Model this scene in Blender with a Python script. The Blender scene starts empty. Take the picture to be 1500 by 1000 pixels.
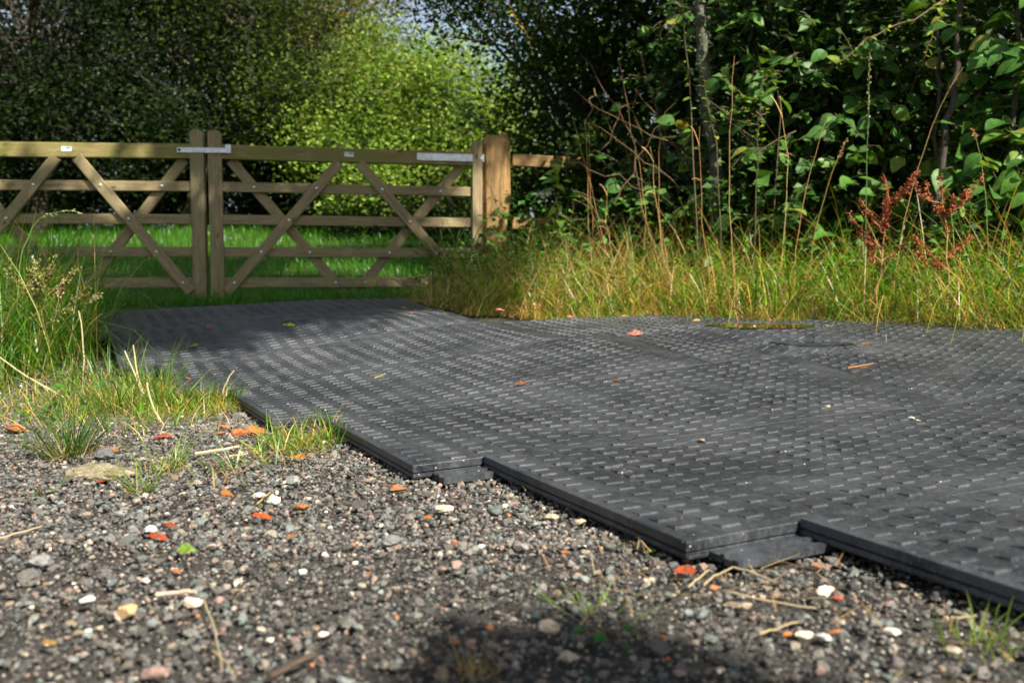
import bpy, math, random
import numpy as np
from mathutils import Matrix, Vector

random.seed(7)
R = np.random.default_rng(11)
SC = bpy.context.scene
COL = SC.collection

# ------------------------------------------------------------------ camera, sky, sun, exposure
FX, CAMH = 1360.0, 0.45
PITCH = math.atan(100 / FX)
cam = bpy.data.cameras.new('camera')
cam_o = bpy.data.objects.new('camera', cam)
COL.objects.link(cam_o)
cam_o.location = (0, 0, CAMH)
cam_o.rotation_euler = (math.radians(90) - PITCH, 0, 0)
cam.sensor_width = 36
cam.lens = 36 * FX / 1500
cam.clip_start, cam.clip_end = 0.02, 1500
cam.dof.use_dof = True
cam.dof.focus_distance = 2.6
cam.dof.aperture_fstop = 4.0
SC.camera = cam_o

SUN_AZ = np.array([0.68, -0.733])      # horizontal direction towards the sun
SUN_EL = math.radians(44)
w = bpy.data.worlds.new('World')
SC.world = w
w.use_nodes = True
nt = w.node_tree
bg = nt.nodes['Background']
sky = nt.nodes.new('ShaderNodeTexSky')
sky.sky_type = 'NISHITA'
sky.sun_disc = False
sky.sun_elevation = SUN_EL
sky.sun_rotation = math.atan2(SUN_AZ[0], SUN_AZ[1])
sky.dust_density = 1.5
nt.links.new(sky.outputs[0], bg.inputs[0])
bg.inputs[1].default_value = 0.10
# thin broken cloud over the whole sky
wtc = nt.nodes.new('ShaderNodeTexCoord')
wns = nt.nodes.new('ShaderNodeTexNoise')
wns.inputs['Scale'].default_value = 2.6
wns.inputs['Detail'].default_value = 6
wrp = nt.nodes.new('ShaderNodeValToRGB')
wrp.color_ramp.elements[0].position = .33
wrp.color_ramp.elements[0].color = (.35, .35, .35, 1)
wrp.color_ramp.elements[1].position = .62
wrp.color_ramp.elements[1].color = (1, 1, 1, 1)
cld = nt.nodes.new('ShaderNodeBackground')
cld.inputs[0].default_value = (.86, .92, 1.0, 1)
cld.inputs[1].default_value = .27
wmx = nt.nodes.new('ShaderNodeMixShader')
nt.links.new(wtc.outputs['Generated'], wns.inputs['Vector'])
nt.links.new(wns.outputs[0], wrp.inputs[0])
nt.links.new(wrp.outputs[0], wmx.inputs[0])
nt.links.new(bg.outputs[0], wmx.inputs[1])
nt.links.new(cld.outputs[0], wmx.inputs[2])
nt.links.new(wmx.outputs[0], nt.nodes['World Output'].inputs[0])
sl = bpy.data.lights.new('sun', 'SUN')
sl.energy = 5.0
sl.angle = math.radians(0.53)
sl.color = (1.0, 0.935, 0.83)
so = bpy.data.objects.new('sun', sl)
COL.objects.link(so)
SDIR = Vector((SUN_AZ[0] * math.cos(SUN_EL), SUN_AZ[1] * math.cos(SUN_EL), math.sin(SUN_EL)))
so.rotation_euler = SDIR.to_track_quat('Z', 'Y').to_euler()
so.location = (6, -5, 9)
SC.view_settings.view_transform = 'Standard'
SC.view_settings.look = 'None'
SC.view_settings.gamma = 1
SC.view_settings.use_curve_mapping = False
SC.view_settings.exposure = 1.15

# ------------------------------------------------------------------ helpers
def ray(px, py):
    c, s = math.cos(PITCH), math.sin(PITCH)
    a, b = (px - 750) / FX, (500 - py) / FX
    return np.array([a, c + b * s, -s + b * c])

CP = np.array([0, 0, CAMH])
def at_y(px, py, Y):
    d = ray(px, py)
    return CP + d * Y / d[1]

# ---- terrain: a smooth surface through measured heights
_ctrl = [(-1.009, 3.27, 0), (-.703, 2.603, 0), (-.564, 2.684, 0), (-.22, 1.97, 0), (-.066, 2.069, 0), (.294, 1.41, 0),
         (.478, 1.521, 0), (.654, 1.158, 0), (-1.55, 3.87, .03), (-1.5, 2.5, 0), (-.8, 1.2, 0), (0, .8, 0), (1, .9, 0),
         (-3, 3, .03), (-2, 3.7, .04), (-3, 4.6, .13), (2.5, 2.4, .06), (3.6, 4, .2), (3, 6, .32), (4.6, 7.5, .36),
         (-4, 1, 0), (4, 1, .03), (0, 0, 0), (-4, 6.7, .215), (-2.35, 7.1, .215), (-.3, 7.5, .25), (1.5, 7.5, .32),
         (-4.2, 5, .17), (-4, 8, .26), (0, 8, .28)]
for px, py, Y in [(1440, 590, 2.95), (1150, 527, 3.58), (1050, 528, 3.5), (900, 495, 4.08), (830, 500, 3.96),
                  (720, 475, 4.63), (330, 447, 5.45), (600, 437, 6.03), (115, 465, 5.09),
                  (1500, 490, 3.9), (1200, 475, 4.55), (1000, 470, 4.85), (690, 457, 5.5), (830, 465, 5.1)]:
    p = at_y(px, py, Y)
    _ctrl.append((p[0], p[1], p[2] - .03))
_ctrl = np.array(_ctrl)

def _phi(r2):
    return 0.5 * r2 * np.log(r2 + 1e-9)
_n = len(_ctrl)
_K = _phi(((_ctrl[:, None, :2] - _ctrl[None, :, :2]) ** 2).sum(-1)) + 0.06 * np.eye(_n)
_P = np.c_[np.ones(_n), _ctrl[:, :2]]
_A = np.block([[_K, _P], [_P.T, np.zeros((3, 3))]])
_sol = np.linalg.solve(_A, np.r_[_ctrl[:, 2], 0, 0, 0])

def sstep(a, b, x):
    t = np.clip((x - a) / (b - a), 0, 1)
    return t * t * (3 - 2 * t)

def terr(x, y):
    x = np.atleast_1d(np.asarray(x, float)); y = np.atleast_1d(np.asarray(y, float))
    out = np.empty(x.shape)
    xf, yf, of = x.ravel(), y.ravel(), out.ravel()
    for i in range(0, len(xf), 20000):
        a, b = xf[i:i + 20000], yf[i:i + 20000]
        ca, cb = np.clip(a, -4.2, 4.4), np.clip(b, 0, 8)
        r2 = (ca[:, None] - _ctrl[None, :, 0]) ** 2 + (cb[:, None] - _ctrl[None, :, 1]) ** 2
        z = _phi(r2) @ _sol[:_n] + _sol[_n] + _sol[_n + 1] * ca + _sol[_n + 2] * cb
        z = z + .125 * np.maximum(np.minimum(b, 15.0) - 7.6, 0) * sstep(7.4, 9, b) + .03 * np.clip(b - 15, 0, 60)
        of[i:i + 20000] = z
    return of.reshape(x.shape)

def t1(x, y):
    return float(terr(x, y)[0])

MAT_TOP = .035
def hit(px, py, lift=0.0):
    d = ray(px, py)
    ts = np.arange(.8, 12, .01)
    P = CP[None] + ts[:, None] * d[None]
    below = P[:, 2] < terr(P[:, 0], P[:, 1]) + lift
    k = int(np.argmax(below)) if below.any() else len(ts) - 1
    return P[k]

# ---- mesh making
def build(name, verts, faces, mat, parent=None, base=None, col=None, smooth=False, kind=None, link=True):
    """verts (n,3); faces: list of int arrays each (m,k)"""
    verts = np.asarray(verts, float)
    if base is not None:
        verts = verts - np.asarray(base)[None]
    me = bpy.data.meshes.new(name)
    faces = [np.asarray(f, np.int32) for f in faces if len(f)]
    me.vertices.add(len(verts))
    me.vertices.foreach_set('co', verts.astype(np.float32).ravel())
    nl = sum(f.size for f in faces); nf = sum(len(f) for f in faces)
    me.loops.add(nl)
    me.loops.foreach_set('vertex_index', np.concatenate([f.ravel() for f in faces]))
    me.polygons.add(nf)
    tot = np.concatenate([np.full(len(f), f.shape[1], np.int32) for f in faces])
    me.polygons.foreach_set('loop_start', np.r_[0, np.cumsum(tot)[:-1]].astype(np.int32))
    me.update(calc_edges=True)
    me.polygons.foreach_set('use_smooth', np.full(nf, bool(smooth)))
    if col is not None:
        at = me.attributes.new('Col', 'FLOAT_COLOR', 'POINT')
        c = np.ones((len(verts), 4), np.float32)
        c[:, :3] = col
        at.data.foreach_set('color', c.ravel())
    me.materials.append(mat)
    if not link:
        return me
    return place(name, me, parent, kind)

def place(name, me, parent=None, kind=None, M=None):
    o = bpy.data.objects.new(name, me)
    COL.objects.link(o)
    if M is not None:
        o.matrix_basis = M
    if parent is not None:
        o.parent = parent
    if kind:
        o['kind'] = kind
    return o

def tag(o, label, cat, group=None):
    o['label'] = label
    o['category'] = cat
    if group:
        o['group'] = group
    return o

def thing(name, label, cat, loc=(0, 0, 0), group=None):
    e = bpy.data.objects.new(name, None)
    e.empty_display_size = .1
    COL.objects.link(e)
    e.location = tuple(float(v) for v in loc)
    return tag(e, label, cat, group)

class MB:
    def __init__(s):
        s.v, s.f, s.c, s.n = [], {}, [], 0
    def add(s, v, faces, col=(1, 1, 1)):
        v = np.asarray(v, float)
        for f in faces:
            f = np.asarray(f, np.int32)
            if f.ndim == 1:
                f = f[None]
            if len(f):
                s.f.setdefault(f.shape[1], []).append(f + s.n)
        s.v.append(v)
        c = np.asarray(col, float)
        s.c.append(np.broadcast_to(c, (len(v), 3)).copy())
        s.n += len(v)
    def make(s, name, mat, parent=None, base=None, smooth=False, kind=None, link=True):
        return build(name, np.concatenate(s.v), [np.concatenate(x) for x in s.f.values()], mat, parent, base,
                     np.concatenate(s.c), smooth, kind, link)

def tube(mb, pts, rad, n=6, col=(1, 1, 1), cap=True):
    pts = np.asarray(pts, float); m = len(pts)
    rad = np.broadcast_to(np.asarray(rad, float), (m,))
    t = np.gradient(pts, axis=0); t /= np.linalg.norm(t, axis=1, keepdims=True) + 1e-9
    ref = np.array([0.31, .95, .05]) if abs(t[0] @ np.array([0, 0, 1.])) > .7 else np.array([0, 0, 1.])
    a = np.cross(t, ref); a /= np.linalg.norm(a, axis=1, keepdims=True) + 1e-9
    b = np.cross(t, a)
    th = np.arange(n) * 2 * np.pi / n
    v = pts[:, None] + rad[:, None, None] * (np.cos(th)[None, :, None] * a[:, None] + np.sin(th)[None, :, None] * b[:, None])
    i = np.arange(m - 1)[:, None] * n; j = np.arange(n)[None]; k = (j + 1) % n
    q = np.stack([i + j, i + k, i + n + k, i + n + j], -1).reshape(-1, 4)
    fs = [q]
    if cap:
        fs += [np.arange(n)[None, ::-1], (np.arange(n) + (m - 1) * n)[None]]
    mb.add(v.reshape(-1, 3), fs, col)

def bez(a, b, sag=(0, 0, 0), n=8, jit=0.0):
    a, b, sag = np.asarray(a, float), np.asarray(b, float), np.asarray(sag, float)
    t = np.linspace(0, 1, n)[:, None]
    p = a * (1 - t) + b * t + sag * 4 * t * (1 - t)
    if jit:
        p[1:-1] += R.normal(0, jit, (n - 2, 3))
    return p

# ------------------------------------------------------------------ materials
def mat_new(name):
    m = bpy.data.materials.new(name)
    m.use_nodes = True
    t = m.node_tree
    return m, t, t.nodes['Principled BSDF']
def N(t, typ, **kw):
    n = t.nodes.new(typ)
    for k, v in kw.items():
        setattr(n, k, v)
    return n
def mixc(t, fac, a, b, mode='MIX'):
    n = N(t, 'ShaderNodeMix', data_type='RGBA', blend_type=mode)
    for sock, val in ((0, fac), (6, a), (7, b)):
        if isinstance(val, bpy.types.NodeSocket):
            t.links.new(val, n.inputs[sock])
        elif sock == 0:
            n.inputs[0].default_value = val
        else:
            n.inputs[sock].default_value = (*val, 1)
    return n.outputs[2]
def noise(t, vec, scale, detail=4, rough=.55, dist=0):
    n = N(t, 'ShaderNodeTexNoise')
    n.inputs['Scale'].default_value = scale
    n.inputs['Detail'].default_value = detail
    n.inputs['Roughness'].default_value = rough
    n.inputs['Distortion'].default_value = dist
    if vec is not None:
        t.links.new(vec, n.inputs['Vector'])
    return n.outputs[0]
def ramp(t, fac, stops):
    n = N(t, 'ShaderNodeValToRGB')
    e = n.color_ramp.elements
    while len(e) < len(stops):
        e.new(.5)
    for k, (p, c) in enumerate(stops):
        e[k].position = p
        e[k].color = (*c, 1) if not np.isscalar(c) else (c, c, c, 1)
    t.links.new(fac, n.inputs[0])
    return n.outputs[0]
def bump(t, b, h, strength, dist):
    n = N(t, 'ShaderNodeBump')
    n.inputs['Strength'].default_value = strength
    n.inputs['Distance'].default_value = dist
    t.links.new(h, n.inputs['Height'])
    t.links.new(n.outputs[0], b.inputs['Normal'])
def coord(t, which='Object', scale=(1, 1, 1)):
    c = N(t, 'ShaderNodeTexCoord')
    if scale == (1, 1, 1):
        return c.outputs[which]
    m = N(t, 'ShaderNodeMapping')
    m.inputs['Scale'].default_value = scale
    t.links.new(c.outputs[which], m.inputs[0])
    return m.outputs[0]

def leafy(name, tint=(1, 1, 1), rough=.55, spec=.18, transl=.42, obj_random=None, nscale=25):
    """leaf or blade: colour from the mesh, light let through"""
    m, t, b = mat_new(name)
    if obj_random:
        oi = N(t, 'ShaderNodeObjectInfo')
        c0 = ramp(t, oi.outputs['Random'], obj_random)
    else:
        a = N(t, 'ShaderNodeAttribute', attribute_name='Col')
        c0 = a.outputs[0]
    nz = ramp(t, noise(t, coord(t, 'Object'), nscale, 2), [(.3, .7), (.7, 1.25)])
    c = mixc(t, 1.0, c0, nz, 'MULTIPLY')
    c = mixc(t, 1.0, c, tint, 'MULTIPLY')
    t.links.new(c, b.inputs['Base Color'])
    b.inputs['Roughness'].default_value = rough
    b.inputs['Specular IOR Level'].default_value = spec
    tr = N(t, 'ShaderNodeBsdfTranslucent')
    c2 = mixc(t, 1.0, c, (1.5, 1.35, .55), 'MULTIPLY')
    t.links.new(c2, tr.inputs[0])
    mx = N(t, 'ShaderNodeMixShader')
    mx.inputs[0].default_value = transl
    t.links.new(b.outputs[0], mx.inputs[1])
    t.links.new(tr.outputs[0], mx.inputs[2])
    t.links.new(mx.outputs[0], t.nodes['Material Output'].inputs[0])
    return m

M_TREE = leafy('tree_leaf', nscale=6)
M_GRASS = leafy('grass_blade', rough=.36, spec=.5, nscale=12)
M_SHRUB = leafy('shrub_leaf', rough=.46, spec=.28, transl=.25,
                obj_random=[(0, (.04, .115, .02)), (.35, (.065, .17, .027)), (.75, (.10, .22, .034)), (.93, (.16, .26, .04)), (1, (.26, .22, .045))], nscale=30)
M_LIGHTLEAF = leafy('light_leaf', rough=.45, transl=.35,
                    obj_random=[(0, (.1, .2, .025)), (.5, (.16, .27, .035)), (.85, (.24, .3, .04)), (1, (.3, .26, .04))], nscale=40)
M_SHRUBCOL = leafy('inner_leaf', rough=.45, transl=.25, nscale=20)
M_FALLEN = leafy('fallen_leaf', rough=.6, transl=.15, nscale=60)
def brown_patches(m):
    t = m.node_tree
    b = t.nodes['Principled BSDF']
    old = b.inputs['Base Color'].links[0].from_socket
    f = ramp(t, noise(t, coord(t, 'Object'), 85, 5, .7), [(.42, 0.0), (.62, .8)])
    t.links.new(mixc(t, f, old, (.10, .045, .018)), b.inputs['Base Color'])
brown_patches(M_FALLEN)

def mk_bark(name, c1, c2, scale=(6, 6, 1.5), lichen=None):
    m, t, b = mat_new(name)
    v = coord(t, 'Object', scale)
    n1 = noise(t, v, 8, 6, .65, .3)
    c = ramp(t, n1, [(.3, c1), (.7, c2)])
    if lichen:
        n2 = ramp(t, noise(t, coord(t), 14, 5, .7), [(.45, 0.0), (.55, 1.0)])
        c = mixc(t, n2, c, lichen)
    t.links.new(c, b.inputs['Base Color'])
    b.inputs['Roughness'].default_value = .9
    bump(t, b, n1, .8, .01)
    return m
M_BARK = mk_bark('bark', (.02, .016, .012), (.07, .055, .04))
M_LICHEN = mk_bark('lichen_bark', (.04, .035, .025), (.09, .08, .06), lichen=(.11, .13, .08))
M_STEM = mk_bark('pale_stem', (.07, .055, .03), (.16, .12, .065))
M_TWIG = mk_bark('dead_twig', (.09, .05, .025), (.2, .12, .06))

def mk_colour(name, rough=.85, nscale=120, bstr=.4, lo=.6, hi=1.35, spec=.3):
    m, t, b = mat_new(name)
    a = N(t, 'ShaderNodeAttribute', attribute_name='Col')
    n1 = noise(t, coord(t), nscale, 5, .7)
    c = mixc(t, 1.0, a.outputs[0], ramp(t, n1, [(.28, lo), (.72, hi)]), 'MULTIPLY')
    t.links.new(c, b.inputs['Base Color'])
    b.inputs['Roughness'].default_value = rough
    b.inputs['Specular IOR Level'].default_value = spec
    bump(t, b, n1, bstr, .002)
    return m
M_STONE = mk_colour('stone', .8, 300, .9, .35, 1.7)
M_STRAW = mk_colour('straw', .7, 60, .2, .75, 1.2)
M_SEED = mk_colour('seed', .8, 80, .2, .7, 1.3)

def mk_mat(name, worn, bs=1.0):
    m, t, b = mat_new(name)
    g = coord(t, 'Object')
    swirl = noise(t, g, 13, 9, .7, 3.0)
    streak = noise(t, coord(t, 'Object', (1, 2.2, 1)), 48, 6, .72, 1.2)
    fine = noise(t, g, 240, 4, .8, .2)
    dust = noise(t, g, 2.6, 6, .7, 1.0)
    c = ramp(t, swirl, [(.30, (.009, .0108, .0135)), (.52, (.0155, .018, .022)), (.70, (.026, .0295, .034))])
    # pale streaks: scuffs, with sheen put into the colour; thicker where worn
    amt = N(t, 'ShaderNodeMath', operation='MULTIPLY')
    t.links.new(ramp(t, streak, [(.50, 0.0), (.62, 1.0)]), amt.inputs[0])
    t.links.new(ramp(t, dust, [(.36, .22 + worn), (.64, .85)]), amt.inputs[1])
    c = mixc(t, amt.outputs[0], c, (.105, .114, .126))
    c = mixc(t, ramp(t, dust, [(.42, .0), (.60, .62)]), c, (.070, .075, .082))
    c = mixc(t, ramp(t, fine, [(.56, 0.0), (.68, .75)]), c, (.14, .143, .147))
    for sc, thr in ((85, .13), (38, .045)):
        vo = N(t, 'ShaderNodeTexVoronoi')
        vo.inputs['Scale'].default_value = sc
        t.links.new(g, vo.inputs['Vector'])
        sep = N(t, 'ShaderNodeSeparateColor')
        t.links.new(vo.outputs['Color'], sep.inputs[0])
        fl = N(t, 'ShaderNodeMath', operation='LESS_THAN'); fl.inputs[1].default_value = thr
        t.links.new(vo.outputs['Distance'], fl.inputs[0])
        some = N(t, 'ShaderNodeMath', operation='LESS_THAN'); some.inputs[1].default_value = .15
        t.links.new(sep.outputs[0], some.inputs[0])
        both = N(t, 'ShaderNodeMath', operation='MULTIPLY')
        t.links.new(fl.outputs[0], both.inputs[0]); t.links.new(some.outputs[0], both.inputs[1])
        r = N(t, 'ShaderNodeValToRGB'); r.color_ramp.interpolation = 'CONSTANT'
        e = r.color_ramp.elements
        e[0].position = 0; e[0].color = (.5, .5, .48, 1)
        e[1].position = .5; e[1].color = (.5, .04, .03, 1)
        for p, cc in ((.7, (.04, .16, .45)), (.82, (.5, .25, .06)), (.92, (.04, .3, .2))):
            x = e.new(p); x.color = (*cc, 1)
        t.links.new(sep.outputs[1], r.inputs[0])
        c = mixc(t, both.outputs[0], c, r.outputs[0])
    t.links.new(c, b.inputs['Base Color'])
    t.links.new(ramp(t, swirl, [(.3, .30), (.7, .50)]), b.inputs['Roughness'])
    b.inputs['Specular IOR Level'].default_value = .32
    h1 = N(t, 'ShaderNodeMath', operation='MULTIPLY_ADD')
    t.links.new(streak, h1.inputs[0]); h1.inputs[1].default_value = .5; t.links.new(swirl, h1.inputs[2])
    h2 = N(t, 'ShaderNodeMath', operation='MULTIPLY_ADD')
    t.links.new(fine, h2.inputs[0]); h2.inputs[1].default_value = .2; t.links.new(h1.outputs[0], h2.inputs[2])
    rip = noise(t, coord(t, 'Object', (1.4, .8, 1)), 34, 5, .62, 2.6)
    h3 = N(t, 'ShaderNodeMath', operation='MULTIPLY_ADD')
    t.links.new(rip, h3.inputs[0]); h3.inputs[1].default_value = .5; t.links.new(h2.outputs[0], h3.inputs[2])
    bump(t, b, h3.outputs[0], bs, .0055)
    return m
M_MAT = mk_mat('recycled_plastic', 0)
M_PAD = mk_mat('recycled_plastic_worn', .0, .6)
M_EDGE = mk_mat('recycled_plastic_edge', 0, .2)

def mk_wood(name, base, dark, green, gamt):
    m, t, b = mat_new(name)
    oi = N(t, 'ShaderNodeObjectInfo')
    mp = N(t, 'ShaderNodeMapping')
    tc = N(t, 'ShaderNodeTexCoord')
    t.links.new(tc.outputs['Object'], mp.inputs[0])
    mul = N(t, 'ShaderNodeVectorMath', operation='SCALE')
    mul.inputs[0].default_value = (7, 3, 5)
    t.links.new(oi.outputs['Random'], mul.inputs['Scale'])
    t.links.new(mul.outputs[0], mp.inputs['Location'])
    mp.inputs['Scale'].default_value = (1.2, 16, 16)
    g1 = noise(t, mp.outputs[0], 3.2, 6, .6, .5)
    g2 = noise(t, mp.outputs[0], 14, 4, .7, .2)
    c = ramp(t, g1, [(.3, dark), (.52, base), (.75, tuple(v * 1.35 for v in base))])
    c = mixc(t, ramp(t, g2, [(.4, .45), (.62, 0.0)]), c, tuple(v * .45 for v in dark))
    # knots
    mk = N(t, 'ShaderNodeMapping')
    t.links.new(tc.outputs['Object'], mk.inputs[0])
    t.links.new(mul.outputs[0], mk.inputs['Location'])
    mk.inputs['Scale'].default_value = (5, 9, 9)
    vo = N(t, 'ShaderNodeTexVoronoi')
    vo.inputs['Scale'].default_value = 1
    t.links.new(mk.outputs[0], vo.inputs['Vector'])
    c = mixc(t, ramp(t, vo.outputs['Distance'], [(.06, .85), (.14, 0.0)]), c, (.05, .028, .014))
    gn = noise(t, coord(t, 'Object', (3, 8, 8)), 2.2, 4, .6)
    c = mixc(t, ramp(t, gn, [(.4, 0.0), (.68, gamt)]), c, green)
    t.links.new(c, b.inputs['Base Color'])
    b.inputs['Roughness'].default_value = .78
    b.inputs['Specular IOR Level'].default_value = .25
    bump(t, b, g2, .45, .003)
    return m
M_WOOD = mk_wood('weathered_wood', (.335, .255, .145), (.19, .143, .082), (.24, .22, .10), .5)
M_WOODTOP = mk_wood('mossy_wood', (.27, .22, .09), (.175, .14, .058), (.18, .18, .045), .9)
M_POST = mk_wood('post_wood', (.40, .24, .10), (.13, .07, .032), (.17, .135, .045), .55)

def mk_simple(name, c, rough, metal=0, nscale=40, var=.25):
    m, t, b = mat_new(name)
    n1 = noise(t, coord(t), nscale, 4, .6)
    t.links.new(ramp(t, n1, [(.3, tuple(v * (1 - var) for v in c)), (.7, tuple(v * (1 + var) for v in c))]), b.inputs['Base Color'])
    b.inputs['Roughness'].default_value = rough
    b.inputs['Metallic'].default_value = metal
    return m
M_GALV = mk_simple('galvanised_steel', (.62, .64, .66), .42, .85, 30)
M_BOLT = mk_simple('bolt_steel', (.7, .7, .7), .35, .8)
M_LABEL = mk_simple('label_white', (.72, .74, .72), .4, 0, 20, .06)
M_TEAL = mk_simple('label_teal', (.1, .32, .3), .45)
M_GREYPRINT = mk_simple('label_grey', (.3, .32, .33), .45)
M_HOLE_SHADE = mk_simple('hole_shade', (.01, .01, .01), .9)

def mk_ground():
    m, t, b = mat_new('ground_soil')
    g = coord(t, 'Object')
    a = N(t, 'ShaderNodeAttribute', attribute_name='Col')
    n1 = noise(t, g, 150, 6, .75)
    n2 = noise(t, g, 18, 5, .65)
    c = mixc(t, 1.0, a.outputs[0], ramp(t, n1, [(.3, .45), (.7, 1.55)]), 'MULTIPLY')
    c = mixc(t, 1.0, c, ramp(t, n2, [(.3, .7), (.7, 1.25)]), 'MULTIPLY')
    t.links.new(c, b.inputs['Base Color'])
    b.inputs['Roughness'].default_value = .95
    b.inputs['Specular IOR Level'].default_value = .15
    bump(t, b, n1, .9, .006)
    return m
M_GROUND = mk_ground()

def mk_water():
    m, t, b = mat_new('puddle_water')
    b.inputs['Base Color'].default_value = (.012, .013, .012, 1)
    b.inputs['Roughness'].default_value = .02
    b.inputs['Specular IOR Level'].default_value = .6
    return m
M_WATER = mk_water()

# ------------------------------------------------------------------ ground sheet
def axis(parts):
    return np.unique(np.concatenate([np.arange(a, b, s) for a, b, s in parts]).round(4))
gx = axis([(-420, -60, 40), (-60, -12, 6), (-12, -5, .8), (-5, 5.2, .1), (5.2, 12, .8), (12, 60, 6), (60, 421, 40)])
gy = axis([(-300, -20, 40), (-20, -2, 2), (-2, .4, .3), (.4, 8.2, .1), (8.2, 18, .5), (18, 60, 5), (60, 701, 40)])
GX, GY = np.meshgrid(gx, gy)
GZ = terr(GX, GY)
nearm = ((np.abs(GX) < 5) & (GY > .3) & (GY < 8))
GZ = GZ + nearm * R.normal(0, .003, GZ.shape) - .011
green = np.clip(sstep(6.2, 7.2, GY) + sstep(-2.0, -2.6, GX) * sstep(2.2, 3, GY) + sstep(4.4, 4.9, GY + .35 * np.maximum(GX - .9, 0)) * sstep(-.2, .6, GX)
                + sstep(7, 9, np.abs(GX)) + sstep(0, -2, GY) * .6, 0, 1)[..., None]
gc = (1 - green) * np.array([.062, .057, .05]) + green * np.array([.05, .085, .016])
ny, nx = GX.shape
ii = (np.arange(ny - 1)[:, None] * nx + np.arange(nx - 1)[None]).ravel()
gq = np.stack([ii, ii + 1, ii + nx + 1, ii + nx], -1)
build('ground', np.stack([GX, GY, GZ], -1).reshape(-1, 3), [gq], M_GROUND, col=gc.reshape(-1, 3), smooth=True, kind='structure')

# ------------------------------------------------------------------ the interlocking mats
WD = np.array([math.cos(math.radians(30.5)), math.sin(math.radians(30.5))])
ED = np.array([math.cos(math.radians(-63.6)), math.sin(math.radians(-63.6))])
TH = .031
PUD = []
def mat_z(x, y):
    # the mats bridge small dips of the ground and ripple a little
    z = terr(x, y)
    z = z + MAT_TOP + .006 * np.sin(5.1 * x + 2.3 * y) * np.sin(4.3 * y - 1.7 * x + 1) * sstep(1.6, 2.6, y) + .03 * np.exp(-((y - 5.1 - .4 * x) / .38) ** 2) * sstep(.9, -.4, x)
    for (cx, cy, rx, ry, lv, fo) in PUD:
        r = np.sqrt(((x - cx) / rx) ** 2 + ((y - cy) / ry) ** 2)
        g = 1 - sstep(1.15, fo, r)
        z = z * (1 - g) + lv * g
    return z
for (px, py, rx, ry, pc, fo) in ((1112, 484, .26, .22, 100, 2.1), (1188, 511, .17, .11, 96, 1.65)):
    _p = hit(px, py, MAT_TOP)
    _t = np.arange(24) * np.pi / 12
    _lv = float(np.percentile(mat_z(_p[0] + 1.25 * rx * np.cos(_t), _p[1] + 1.25 * ry * np.sin(_t)), pc)) - .003
    PUD.append((_p[0], _p[1], rx, ry, _lv, fo))

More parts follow.
